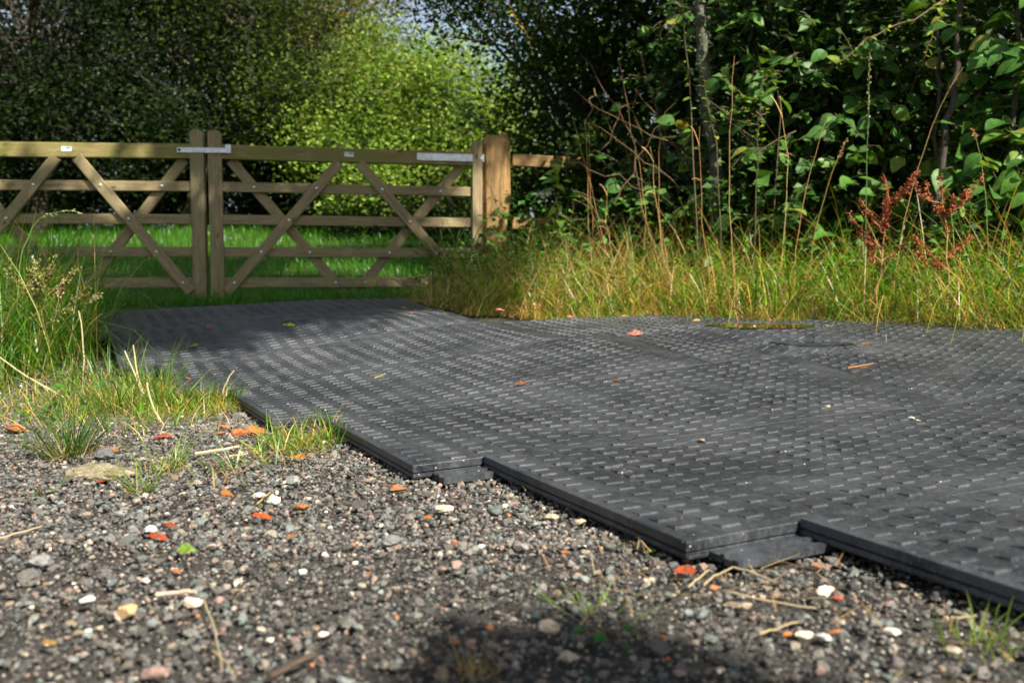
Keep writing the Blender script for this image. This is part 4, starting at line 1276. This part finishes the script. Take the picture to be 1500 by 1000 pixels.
# ------------------------------------------------------------------ single plants of the verge
DS = 'tall dry stalks standing before the dark hedge'
STALK_LABELS = ['tallest left-leaning orange stalk right above the nettle-like plant', 'upright orange stalk, left one of the close pair behind the nettle', 'upright orange stalk, right one of the close pair behind the nettle',
                'short hooked orange stalk between the bramble and the lichen trunk', 'long orange stalk leaning left with two drooping side tips', 'bent-tipped stalk turning from green to orange near the hooked one',
                'straight thin orange stalk rising through the dead bramble', 'arched dry stalk leaning far left over the verge', 'tan stalk with frayed husk low in front of the bramble',
                'tallest straight brown stalk, rising left of the yellow-green sapling', 'red-brown stalk just right of the yellow-green sapling', 'kinked brown stalk in front of the lichen trunk',
                'dark stalk with bent tip left of the two docks', 'broken straw-coloured stalk lying slantwise by the gate post foot', 'pale stalk bowed over beside the thick gate post',
                'long tan stem arching over to the right above the docks']
stalks = [((905, 380), (838, 170), 5.9), ((872, 350), (856, 175), 6.0), ((880, 350), (862, 188), 6.0), ((930, 400), (890, 270), 5.8), ((985, 370), (952, 215), 5.7), ((1005, 360), (968, 195), 5.6),
          ((930, 330), (932, 220), 5.8), ((1000, 420), (860, 285), 5.3), ((1020, 400), (938, 282), 5.3), ((1086, 350), (1076, 82), 5.0), ((1128, 320), (1142, 140), 5.1), ((1050, 330), (1025, 185), 5.2),
          ((1170, 360), (1213, 168), 5.0), ((760, 470), (832, 350), 5.4), ((735, 380), (700, 300), 7.0), ((1310, 330), (1410, 100), 4.9)]
for k, (a, b, Y) in enumerate(stalks):
    p0 = gz(at_y(a[0], a[1], Y)); p1 = at_y(b[0], b[1], Y - .1)
    lab = STALK_LABELS[k]
    g = DS
    o = thing('dry_stalk', lab, 'dry stalk', p0, g)
    mb = MB(); sag = (R.normal(0, .05), 0, R.uniform(0, .03)) if k != 15 else (-.07, 0, .08)
    c = np.array([(.42, .24, .085), (.48, .31, .12), (.38, .19, .06)][k % 3])
    pts = bez(p0, p1, sag, 12, .005)
    tube(mb, pts, np.linspace(.0028, .0011, 12), 4, c)
    if k in (3, 4, 7, 10, 11):
        tube(mb, bez(pts[-2], pts[-1] + (-.05, 0, .0), (0, 0, .015), 5), .0025, 4, c * 1.3)
        tube(mb, bez(pts[-4], pts[-4] + (-.05, 0, .01), (0, 0, .01), 5), .002, 4, c * 1.3)
    mb.make('stalk', M_STRAW, o, p0)

def seed_grass(label, pa, pb, Y, sag, hl, col, hcol, droop, nsd=26, hr=.006):
    p0 = gz(at_y(*pa, Y)); p1 = at_y(*pb, Y)
    o = thing('seeding_grass', label, 'grass stem', p0)
    pts = bez(p0, p1, sag, 14, .002)
    mb = MB(); tube(mb, pts, np.linspace(.0028, .0012, 14), 4, col); mb.make('stalk', M_STRAW, o, p0)
    mb = MB()
    f = np.linspace(1 - hl, 1, nsd); ff = np.linspace(0, 1, 14)
    P = np.stack([np.interp(f, ff, pts[:, i]) for i in range(3)], -1) + R.normal(0, hr * .5, (nsd, 3))
    tan = unit(pts[-1] - pts[-4])
    quad_leaves(mb, P, unit(tan + R.normal(0, .35, (nsd, 3)) + np.array([0, 0, droop])), unit(R.normal(size=(nsd, 3))), np.full(nsd, .016), np.full(nsd, hr), np.array([hcol]) * R.uniform(.8, 1.2, (nsd, 1)), .4)
    mb.make('seed_head', M_SEED, o, p0, kind='stuff')
seed_grass('upright green grass stem with a narrow pale seed spike before the shrub', (1268, 330), (1274, 78), 4.9, (0, 0, 0), .3, (.1, .18, .05), (.5, .38, .2), .2, 40, .006)
seed_grass('arching grass stem with a drooping seed head before the left gate leaf', (30, 500), (118, 312), 3.9, (-.1, 0, .22), .28, (.14, .22, .04), (.32, .36, .14), -.4)
seed_grass('pinkish-tan feathery seed head leaning at the tall grass on the left', (62, 520), (92, 412), 3.75, (0, 0, .03), .2, (.25, .2, .1), (.55, .36, .22), -.1, 50, .009)
seed_grass('grass stem hanging its seeds over the far dark mats', (85, 520), (148, 432), 3.8, (0, 0, .10), .3, (.15, .24, .04), (.4, .38, .16), -.5)
seed_grass('white-tipped flowering spike beside the budding dock on the left', (62, 500), (48, 378), 3.8, (0, 0, 0), .25, (.14, .16, .05), (.6, .55, .45), .3)
seed_grass('fine pale grass plume in front of the thick gate post', (770, 400), (712, 265), 6.6, (.02, 0, .06), .4, (.3, .28, .1), (.42, .36, .18), -.2, 40, .006)
seed_grass('nodding tan grass head above the left-hand dock', (1180, 400), (1240, 205), 4.9, (-.04, 0, .08), .14, (.3, .2, .06), (.42, .28, .13), -.6)
seed_grass('tall bent green stem with a withered tip right of the docks', (1452, 380), (1425, 188), 4.7, (.02, 0, .14), .12, (.16, .2, .06), (.5, .3, .12), -.6)
for pa, pb, Y, lab in (((120, 570), (115, 455), 3.55, 'bare upright straw standing between the left tall grass and the mats'), ((215, 590), (195, 505), 3.2, 'pair of broken straws leaning in the corner grass tuft'),
                       ((325, 590), (343, 543), 3.2, 'short pale straw leaning over the mat corner'), ((95, 590), (-5, 520), 3.3, 'long straw lying slantwise across the grass at far left'), ((240, 640), (215, 560), 2.75, 'thin pale straw standing at the edge of gravel and grass')):
    p0 = gz(at_y(*pa, Y)) + (0, 0, .05); p1 = at_y(*pb, Y)
    o = thing('straw', lab, 'straw', p0)
    mb = MB(); tube(mb, bez(p0, p1, (R.normal(0, .01), 0, 0), 7, .001), np.linspace(.0032, .0022, 7), 5, (.5, .4, .22))
    if 'pair' in lab:
        tube(mb, bez(p0, p1 + (-.03, 0, -.02), (0, 0, 0), 7, .001), np.linspace(.003, .002, 7), 5, (.55, .44, .28))
    mb.make('stalk', M_STRAW, o, p0)

def dock(label, base_px, Y, h, seedc, stemc, nbr, spread):
    p0 = at_y(*base_px, Y); p0[2] = t1(p0[0], p0[1])
    o = thing('dock_plant', label, 'dock', p0)
    mb = MB(); ms = MB()
    top = p0 + np.array([.07 * spread * R.choice([-1, 1]), 0, h])
    main = bez(p0, top, (.02, 0, 0), 12, .004)
    tube(mb, main, np.linspace(.006, .002, 12), 5, stemc)
    paths = [main[6:]]
    for k in range(nbr):
        i = R.integers(4, 10)
        a = main[i]; ang = R.uniform(0, 2 * np.pi)
        ln = R.uniform(.06, .27)
        e = a + np.array([math.cos(ang) * ln * spread, math.sin(ang) * ln * .5, ln * R.uniform(.55, 1.0)])
        br = bez(a, e, (R.normal(0, .02), 0, R.normal(-.02, .015)), 7, .004)
        tube(mb, br, np.linspace(.003, .0014, 7), 4, stemc); paths.append(br[1:])
    for br in paths:
        n = R.integers(50, 110)
        f = R.random(n) ** .8 * (len(br) - 1); i = f.astype(int); i = np.minimum(i, len(br) - 2); g = (f - i)[:, None]
        P = br[i] * (1 - g) + br[i + 1] * g + R.normal(0, .0065, (n, 3))
        quad_leaves(ms, P, unit(R.normal(size=(n, 3)) + (0, 0, -.5)), unit(R.normal(size=(n, 3))), R.uniform(.009, .014, n), R.uniform(.008, .012, n), np.array([seedc]) * R.uniform(.6, 1.4, (n, 1)), .5)
    mb.make('stem', M_STRAW, o, p0)
    ms.make('seeds', M_SEED, o, p0, kind='stuff')
dock('rust-red seeding dock plant before the broad-leaved shrub, left of the pair', (1278, 372), 4.5, .72, (.29, .07, .026), (.33, .18, .07), 13, .8)
dock('rust-red seeding dock plant with longer spikes nearer the right edge', (1392, 378), 4.4, .72, (.32, .08, .028), (.34, .2, .08), 11, 1.0)
dock('green budding dock plant rising from the tall grass at left', (70, 520), 3.75, .44, (.2, .2, .05), (.14, .1, .04), 9, .9)

# nettle-like plant, sapling, willow shoots, twigs
NETTLE = [leaf_mesh('leaf', .085, .05 + .005 * i, M_LIGHTLEAF, .2 + .1 * i, .1) for i in range(3)]
shoot('nettle', 'upright pale green nettle-like plant right of the thick gate post', 'plant', [gz(at_y(822, 420, 6.1)), at_y(818, 340, 6.05), at_y(812, 270, 6.0), at_y(818, 232, 6.0)], .005, 22, 1.25, NETTLE, t0=.12, droop=.9)
shoot('sapling', 'bright yellow-green sapling spray lit in front of the dark shrub', 'sapling', [gz(at_y(1105, 330, 5.6)), at_y(1108, 230, 5.5), at_y(1112, 160, 5.45), at_y(1118, 100, 5.4)], .004, 40, .85, LIGHT_LEAVES, t0=.4, droop=.0, branches=10)
shoot('willow_shoot', 'tall straight green shoot, left one of the two by the lichen trunk', 'shoot', [gz(at_y(1026, 400, 5.6)), at_y(1014, 200, 5.5), at_y(1003, 60, 5.45), at_y(996, -40, 5.4)], .0055, 18, 1.0, LIGHT_LEAVES, t0=.3, droop=.3)
shoot('willow_shoot', 'leafy green shoot in front of the lichen trunk, right one of the two', 'shoot', [gz(at_y(1062, 400, 5.6)), at_y(1050, 220, 5.5), at_y(1033, 130, 5.45), at_y(1024, 80, 5.4)], .0045, 17, .95, LIGHT_LEAVES, t0=.3, droop=.1)
shoot('leafy_twig', 'reddish twig with yellowing leaves reaching left at top right', 'twig', [at_y(1420, -20, 5.2), at_y(1340, 28, 5.1), at_y(1280, 52, 5.05), at_y(1225, 95, 5.0)], .005, 16, .9, LIGHT_LEAVES, mat=M_TWIG, t0=.1, droop=.8)
shoot('leafy_twig', 'thin hanging twig with pale leaves at the top right corner', 'twig', [at_y(1388, -20, 4.9), at_y(1376, 20, 4.9), at_y(1362, 60, 4.9), at_y(1351, 90, 4.9)], .004, 15, .95, LIGHT_LEAVES, mat=M_TWIG, t0=.1, droop=.6)
shoot('bramble_spray', 'arching spray with large oval leaves left of the nodding stalks', 'spray', [gz(at_y(1125, 300, 5.7)), at_y(1146, 170, 5.6), at_y(1135, 110, 5.55), at_y(1110, 64, 5.5)], .004, 9, 1.15, SHRUB_LEAVES[:3], mat=M_TWIG, t0=.45, droop=.3)
shoot('yellow_twig', 'drooping twig with a few yellow leaves above the gate post', 'twig', [at_y(735, -15, 7.9), at_y(750, 20, 7.85), at_y(768, 45, 7.8), at_y(782, 82, 7.8)], .004, 12, .8, [leaf_mesh('leaf', .06, .03, leafy('yellow_leaf', obj_random=[(0, (.1, .2, .02)), (.5, (.3, .3, .03)), (1, (.6, .36, .02))]), .2)], mat=M_TWIG, t0=.2, droop=.6)
shoot('hazel_branch', 'dark leafy branch reaching left over the bright bush', 'branch', [at_y(735, 205, 7.9), at_y(690, 170, 7.8), at_y(655, 140, 7.75), at_y(632, 122, 7.7)], .006, 20, .8, SHRUB_LEAVES[:3], mat=M_BARK, t0=.1, droop=.2)

br = thing('dead_bramble', 'tangle of bare reddish dead twigs before the dark hedge', 'dead bramble', gz(at_y(930, 330, 6.4)))
for a, b, sag in (((955, 255), (850, 80), .05), ((930, 240), (870, 128), -.03), ((1000, 280), (860, 180), .04), ((940, 300), (905, 85), .03), ((990, 210), (840, 130), -.05), ((960, 330), (930, 170), .06), ((900, 300), (990, 150), .05),
                  ((880, 220), (950, 110), .04), ((1010, 250), (930, 130), .02), ((830, 240), (985, 300), .03), ((870, 130), (858, 185), 0), ((905, 150), (940, 190), .02)):
    mb = MB(); Y = R.uniform(6.0, 6.6)
    tube(mb, bez(at_y(*a, Y + .1), at_y(*b, Y), (0, 0, sag), 9, .014), np.linspace(.0045, .0016, 9), 5)
    mb.make('twig', M_TWIG, br, np.array(br.location))

fl = thing('white_flower', 'small white flower head left of the nettle-like plant', 'flower', at_y(799, 300, 6.1))
mb = MB(); n = 40
P = at_y(799, 284, 6.1) + R.normal(0, 1, (n, 3)) * (.022, .015, .012)
quad_leaves(mb, P, unit(R.normal(size=(n, 3))), unit(R.normal(size=(n, 3)) + (0, -.6, .8)), np.full(n, .018), np.full(n, .012), np.array([(.75, .72, .62)]))
mb.make('petals', M_SEED, fl, np.array(fl.location), kind='stuff')
mb = MB(); tube(mb, bez(gz(at_y(803, 350, 6.1)), at_y(799, 286, 6.1), (0, 0, 0), 5), .003, 4, (.1, .15, .04)); mb.make('stem', M_STRAW, fl, np.array(fl.location))

def small_plant(label, px, py, n, r, ln, col, h):
    p = hit(px, py); o = thing('broadleaf_weed', label, 'weed', p)
    mk = leafy('weed_leaf', obj_random=[(0, tuple(np.array(col) * .7)), (1, tuple(np.array(col) * 1.4))], nscale=60)
    me = leaf_mesh('leaf', ln, ln * .8, mk, .12, .05)
    mb = MB()
    for k in range(n):
        a = R.uniform(0, 2 * np.pi); q = np.array([math.cos(a), math.sin(a), 0]) * R.uniform(.2, 1) * r
        b = q + np.array([0, 0, R.uniform(.3, 1) * h])
        tube(mb, bez((0, 0, 0), b, (0, 0, .01), 4), .0012, 3)
        place('leaf', me, o, M=orient(b, (math.cos(a), math.sin(a), R.normal(0, .2)), (R.normal(0, .25), R.normal(-.3, .2), 1), R.uniform(.6, 1.1)))
    mb.make('stems', M_STEM, o)
small_plant('small three-leaved green clover on the shaded gravel at bottom', 895, 935, 9, .04, .018, (.04, .15, .02), .016)
small_plant('low bramble leaves under the grass left of the mats', 135, 582, 10, .12, .055, (.07, .19, .025), .07)
small_plant('round-leaved weed behind the yellow leaf at far left', 75, 612, 12, .10, .04, (.06, .16, .025), .05)
small_plant('tiny green seedling on gravel below the mossy stone', 60, 725, 5, .02, .018, (.1, .22, .03), .012)
small_plant('yellowish seedling in the gravel beneath the central mat corner', 935, 808, 7, .03, .012, (.2, .24, .03), .01)

# ------------------------------------------------------------------ puddles
def puddle(label, k):
    cx, cy, rx, ry, lv, _ = PUD[k]
    n = 40; t = np.arange(n) * 2 * np.pi / n
    rr = .9 + .07 * np.sin(3 * t + 1) + .05 * np.sin(5 * t)
    x, y = cx + rx * rr * np.cos(t), cy + ry * rr * np.sin(t)
    x2, y2 = cx + (x - cx) * 1.1, cy + (y - cy) * 1.1
    v = np.concatenate([np.c_[x, y, np.full(n, lv + .0062)], np.c_[x2, y2, np.full(n, lv + .0002)]]); j = np.arange(n); k_ = (j + 1) % n
    o = build('puddle', v, [j[None], (j[::-1] + n)[None], np.stack([j, j + n, k_ + n, k_], -1)], M_WATER, None, None)
    tag(o, label, 'puddle', 'puddles on the mats')
puddle('larger shallow puddle mirroring the verge, close under the grass', 0)
puddle('smaller puddle on the mat, nearer than the larger one', 1)

# ------------------------------------------------------------------ loose stones and leaves that stand out
def rock(label, px, py, wpx, col, sub=I2, flat=.6, cat='stone', name='stone', lift=None, moss=0):
    onm = lift is not None
    p = hit(px, py, (MAT_TOP + .003) if onm else .008)
    r = wpx / FX * p[1] / 2
    v = rock_variants(sub, 1, .09, 7)[0]
    v = v * np.array([1.25, 1.0, flat]) * r
    a = R.uniform(0, 2 * np.pi); c, s = math.cos(a) * .3 + .8, math.sin(a) * .5
    q = math.hypot(c, s); c, s = c / q, s / q
    v = np.c_[v[:, 0] * c - v[:, 1] * s, v[:, 0] * s + v[:, 1] * c, v[:, 2]]
    zc = (float(mat_z(np.array([p[0]]), np.array([p[1]]))[0]) - v[:, 2].min() * .9) if onm else t1(p[0], p[1]) + .006 - v[:, 2].min() * .45
    base = np.array([p[0], p[1], zc])
    cc = np.tile(np.array(col), (len(v), 1)) * R.uniform(.85, 1.15, (len(v), 1))
    o = build(name, v, [sub[1]], M_STONE, col=cc)
    o.location = tuple(base)
    tag(o, label, cat)
WHT, TAN, ORG, GRY = (.6, .54, .45), (.42, .33, .22), (.30, .12, .05), (.2, .2, .19)
for a in [('left of the two white pebbles lying together on the gravel', 380, 728, 18, WHT), ('right white pebble of the pair, beside the orange chip', 401, 734, 20, WHT),
          ('angular white and tan flint below the middle notch', 655, 748, 27, (.6, .48, .34)), ('white pebble alone at lower left on gravel', 126, 881, 20, WHT),
          ('long pale stone with orange stains at lower left', 190, 902, 34, (.62, .42, .2)), ('flat pale tan stone right of the long stained one', 283, 884, 26, (.6, .5, .36)),
          ('white shell-like stone left of a small dark red chip at right', 1210, 868, 25, (.75, .7, .6)), ('round white pebble near the lower right edge', 1306, 925, 19, WHT),
          ('stained white stone beside straw at lower right', 1178, 931, 21, (.66, .55, .4)), ('pale block-shaped stone close under the long central mat edge', 808, 758, 18, TAN),
          ('large blurred tan stone left of the clover', 803, 921, 34, (.5, .4, .28)), ('small white chip left of the red leaf on gravel', 222, 776, 18, WHT), ('tan pebble under the central mat edge left of the grass sprig', 850, 764, 16, TAN),
          ('flat grey slab of stone at the left edge', 56, 826, 34, GRY), ('rough light grey stone above the orange chip', 430, 706, 24, (.27, .27, .25)),
          ('white pebble at the centre of the lower gravel', 212, 850, 13, WHT), ('small white pebble left of the angular grey stone', 443, 838, 13, (.6, .58, .55)),
          ('rounded grey stone in the centre foreground', 575, 792, 30, (.18, .18, .17)), ('cream pebble below the bent straw near the red leaf', 1093, 889, 16, TAN),
          ('pinkish stone at the bottom left edge of the shade', 226, 985, 36, (.28, .18, .15)), ('grey angular stone above the blurred tan one', 765, 802, 20, (.25, .22, .2)), ('pale chip right of the stained white stone', 1205, 934, 20, (.55, .52, .48))]:
    rock(*a)
for a in [('orange brick chip right of the two white pebbles', 441, 741, 20), ('curved orange brick flake under the middle notch', 583, 717, 24), ('small orange brick lump left of the large crumbled piece', 329, 625, 14),
          ('orange brick bit farthest left in the crumbled row', 323, 634, 12), ('dark red brick chip below the grass sprig', 238, 640, 20), ('small dark red chip right of the shell-like stone', 1228, 877, 16), ('red brick pebble under the raised near mat', 1196, 829, 13),
          ('flat orange brick sliver behind the spiky tuft', 160, 660, 20), ('reddish brick flake at the left edge behind the tuft', 20, 630, 30), ('orange brick pebble at centre foreground', 667, 942, 17), ('flat orange stone right of the pale chip at lower right', 1223, 926, 20)]:
    rock(*a, ORG if 'dark' not in a[0] else (.3, .06, .03), flat=.45, cat='brick chip', name='brick_chip')
def rubble(name, label, cat, px, py, wpx, cols, nlump, flat, spread_y=.5):
    p = hit(px, py, .008); r = wpx / FX * p[1] / 2
    mb = MB()
    for k in range(nlump):
        a = 0 if k == 0 else R.uniform(.3, 1.0)
        t_ = R.uniform(0, 2 * np.pi)
        q = np.array([p[0] + math.cos(t_) * a * r, p[1] + math.sin(t_) * a * r * spread_y * 1.6, 0])
        q[2] = t1(q[0], q[1]) + .003
        rr = r * (R.uniform(.16, .42) if k else .6)
        v = rock_variants(I2 if rr > .012 else I1, 1, .1, 6)[0] * np.array([1.15, 1, flat]) * rr
        c = np.array(cols)[R.integers(0, len(cols), len(v))] * R.uniform(.7, 1.2, (len(v), 1))
        mb.add(v + q, [(I2 if rr > .012 else I1)[1]], c)
    o = mb.make(name, M_STONE, None, p)
    o.location = tuple(p)
    tag(o, label, cat)
rubble('mossy_stone', 'large mossy tan stone half sunk in gravel before the spiky tuft', 'stone', 138, 690, 96, [(.24, .2, .12), (.2, .17, .1), (.13, .13, .05), (.28, .24, .17)], 22, .5)
rubble('brick_chip', 'large crumbled orange brick piece against the mat corner', 'brick chip', 364, 630, 46, [(.46, .13, .04), (.38, .1, .03), (.5, .16, .05)], 18, .7)
rock('dark grey lump of stone right of the spiky tuft', 155, 667, 30, (.11, .11, .11), flat=.6)
for lab, px, py, wp, c in [('small brown stone resting on the central mat', 1028, 646, 13, (.2, .16, .12)), ('grey pebble beside a yellow scrap on the right mats', 1335, 615, 9, (.3, .3, .27)), ('little tan pebble on the mats right of centre', 1212, 599, 9, (.35, .27, .18)),
                           ('black pebble on the mats near the right seam', 1327, 520, 7, (.02, .02, .02)), ('crumb of brown soil, lower one of two on the central mat', 915, 690, 9, (.16, .12, .09)), ('crumb of brown soil, upper one of two on the central mat', 910, 681, 7, (.16, .12, .09))]:
    rock(lab, px, py, wp, c, sub=I1, lift=1)

def fallen(label, px, py, wpx, col, onm=False, tilt=.25, curl=.25, asp=.55, name='fallen_leaf', cat='leaf'):
    p = hit(px, py, MAT_TOP + .004 if onm else .010)
    ln = wpx / FX * p[1]
    me = leaf_mesh(name, ln, ln * asp * R.uniform(.6, 1.1), M_FALLEN, curl * R.uniform(-.6, 1.6), .45, np.array(col))
    a = R.uniform(-.5, .5) + (np.pi if R.random() < .5 else 0)
    ax_ = np.array([math.cos(a), math.sin(a), .05])
    nr = np.array([R.normal(0, tilt), -.35 - tilt * abs(R.normal()), 1.])
    z = (float(mat_z(np.array([p[0]]), np.array([p[1]]))[0]) + .004) if onm else t1(p[0], p[1]) + .009
    P = np.array([p[0], p[1], z]) - ax_ * ln * .5 + np.array([0, 0, ln * curl * .35])
    o = place(name, me, M=orient(P, ax_, nr))
    tag(o, label, cat)
RED, ORL, YEL, GRN, BRN, PNK = (.36, .05, .018), (.44, .14, .03), (.55, .38, .02), (.14, .3, .03), (.2, .07, .03), (.6, .22, .17)
for a in [('bright red fallen leaf on gravel below the sharp mat corner', 1003, 838, 38, RED), ('curled brick-red leaf on gravel at left', 231, 787, 30, RED), ('smaller red leaf just above the curled brick-red one', 250, 771, 20, RED), ('fresh green leaf lying on the open gravel', 273, 807, 30, GRN),
          ('orange-red curved leaf on gravel below the white pebble pair', 385, 757, 32, (.55, .08, .01)), ('orange leaf scrap right of the curved orange-red one', 426, 786, 16, ORL), ('orange leaf above the curved one, near a small stone', 331, 722, 18, ORL),
          ('orange leaf fragment low on the left gravel', 257, 837, 16, ORL), ('large yellow leaf in the grass at far left', 41, 606, 22, YEL), ('tan blurred leaf at the bottom left', 72, 941, 22, (.3, .17, .04)), ('pale orange leaf with a stalk below the flint', 627, 759, 14, ORL),
          ('orange leaf low under the pale block stone', 828, 810, 14, ORL), ('thin orange leaf on gravel left of the notch tuft', 437, 672, 28, (.5, .2, .03)), ('small bright orange leaf at left centre foreground', 539, 839, 14, ORL), ('red leaf flat on gravel before the mossy stone', 148, 706, 14, RED)]:
    fallen(*a)
for a in [('brown curled leaf on the middle of the mats', 763, 566, 20, BRN), ('small dark brown leaf right of the curled one on the mats', 902, 558, 11, BRN), ('pink curled leaf on the mats left of the puddles', 930, 491, 26, PNK), ('red berry-like leaf on the mat between the puddles', 1148, 490, 9, (.6, .02, .02)),
          ('pale scrap of leaf at the edge of the larger puddle', 1107, 485, 9, (.6, .45, .3)), ('pale yellow leaf under the verge left of the larger puddle', 1019, 470, 14, (.65, .48, .15)), ('orange curled leaf under the verge at centre', 914, 465, 14, (.6, .3, .12)), ('pink curled leaf beside the verge where the shade ends', 733, 462, 14, PNK),
          ('orange leaf at the right end of the smaller puddle', 1267, 509, 10, ORL), ('yellow-green leaf on the mats near the shadow edge', 423, 486, 18, (.45, .42, .03)), ('greenish leaf lying in the mats\' shadow edge at left', 285, 513, 15, (.3, .28, .03)), ('rusty leaf on the shaded mats near the shadow edge', 309, 490, 17, (.3, .1, .03)),
          ('orange leaf at the tip of the shadow on the mats', 347, 482, 9, ORL), ('small pink leaf right of the shadow edge', 604, 466, 7, PNK), ('upright green leaf on the mats near the shadow edge', 652, 468, 8, GRN), ('small orange leaf on the corner mat by the grass', 275, 553, 9, ORL),
          ('yellow leaf near the gate end of the shaded mats', 592, 453, 10, YEL), ('pink scrap of leaf at the verge beneath the nettle', 835, 466, 10, PNK), ('yellow scrap beside the grey pebble on the right mats', 1345, 617, 8, (.6, .5, .2)), ('pale leaf by the verge right of the red one', 1214, 481, 8, (.6, .4, .25))]:
    fallen(*a, True)
def stick(label, a, b, r, col, onm=False, lift=.006):
    pa, pb = hit(*a, MAT_TOP if onm else .006), hit(*b, MAT_TOP if onm else .006)
    pa[2] += lift; pb[2] += lift
    mb = MB(); tube(mb, bez(pa, pb, (R.normal(0, .003), R.normal(0, .003), 0), 7, .0006), np.linspace(r, r * .7, 7) * .8, 6, np.array(col) * R.uniform(.8, 1.0))
    o = mb.make('twig', M_STRAW, None, None)
    tag(o, label, 'twig')
stick('orange twig lying on the mats before the right seam', (1242, 541), (1279, 534), .0035, (.45, .16, .03), True)
stick('yellow-green stalk lying on the mats left of centre', (549, 556), (565, 550), .003, (.4, .4, .03), True)
stick('pale bleached stick on gravel right of the grass sprig', (285, 668), (350, 657), .0055, (.55, .42, .28))
stick('second pale stick in front of the bleached one', (335, 672), (363, 668), .004, (.5, .38, .28))
stick('pale split stick lying on the lower left gravel', (228, 877), (288, 873), .0045, (.5, .38, .28))
stick('long bent straw leaning down the bottom left gravel', (299, 885), (325, 990), .0017, (.42, .33, .19))
stick('second straw crossing the long bent one', (312, 960), (345, 1000), .0017, (.42, .33, .19))
stick('dark knobbly twig at the bottom edge in shade', (395, 998), (462, 965), .005, (.08, .055, .035))
stick('thin straw lying flat at the left edge', (0, 793), (62, 775), .002, (.5, .38, .24))
stick('long straw lying on gravel below the notch of the near mats', (1070, 873), (1195, 897), .0022, (.42, .33, .19))
stick('straw making an angle below the flange, right arm', (1075, 836), (1136, 858), .002, (.44, .35, .2))
stick('straw making an angle below the flange, left arm', (1031, 863), (1073, 836), .002, (.44, .35, .2))
stick('short straw beside the bright red leaf', (1008, 865), (1039, 840), .002, (.44, .35, .2))
stick('straw leaning off the long central mat edge', (920, 772), (953, 812), .0022, (.44, .33, .17))
stick('forked straw lying by the stained white stone', (1112, 935), (1170, 917), .0018, (.42, .32, .17))
stick('short straw at lower right beside the raised mat', (1392, 911), (1430, 907), .002, (.42, .32, .17))
stick('straw leaning against the central mat near the middle notch', (760, 704), (770, 722), .0018, (.45, .36, .2))
stick('dead flower stalk between the two white pebbles', (377, 742), (396, 725), .002, (.5, .34, .15))
stick('pale straw lying across the shaded mats', (205, 508), (262, 499), .003, (.4, .3, .15), True)
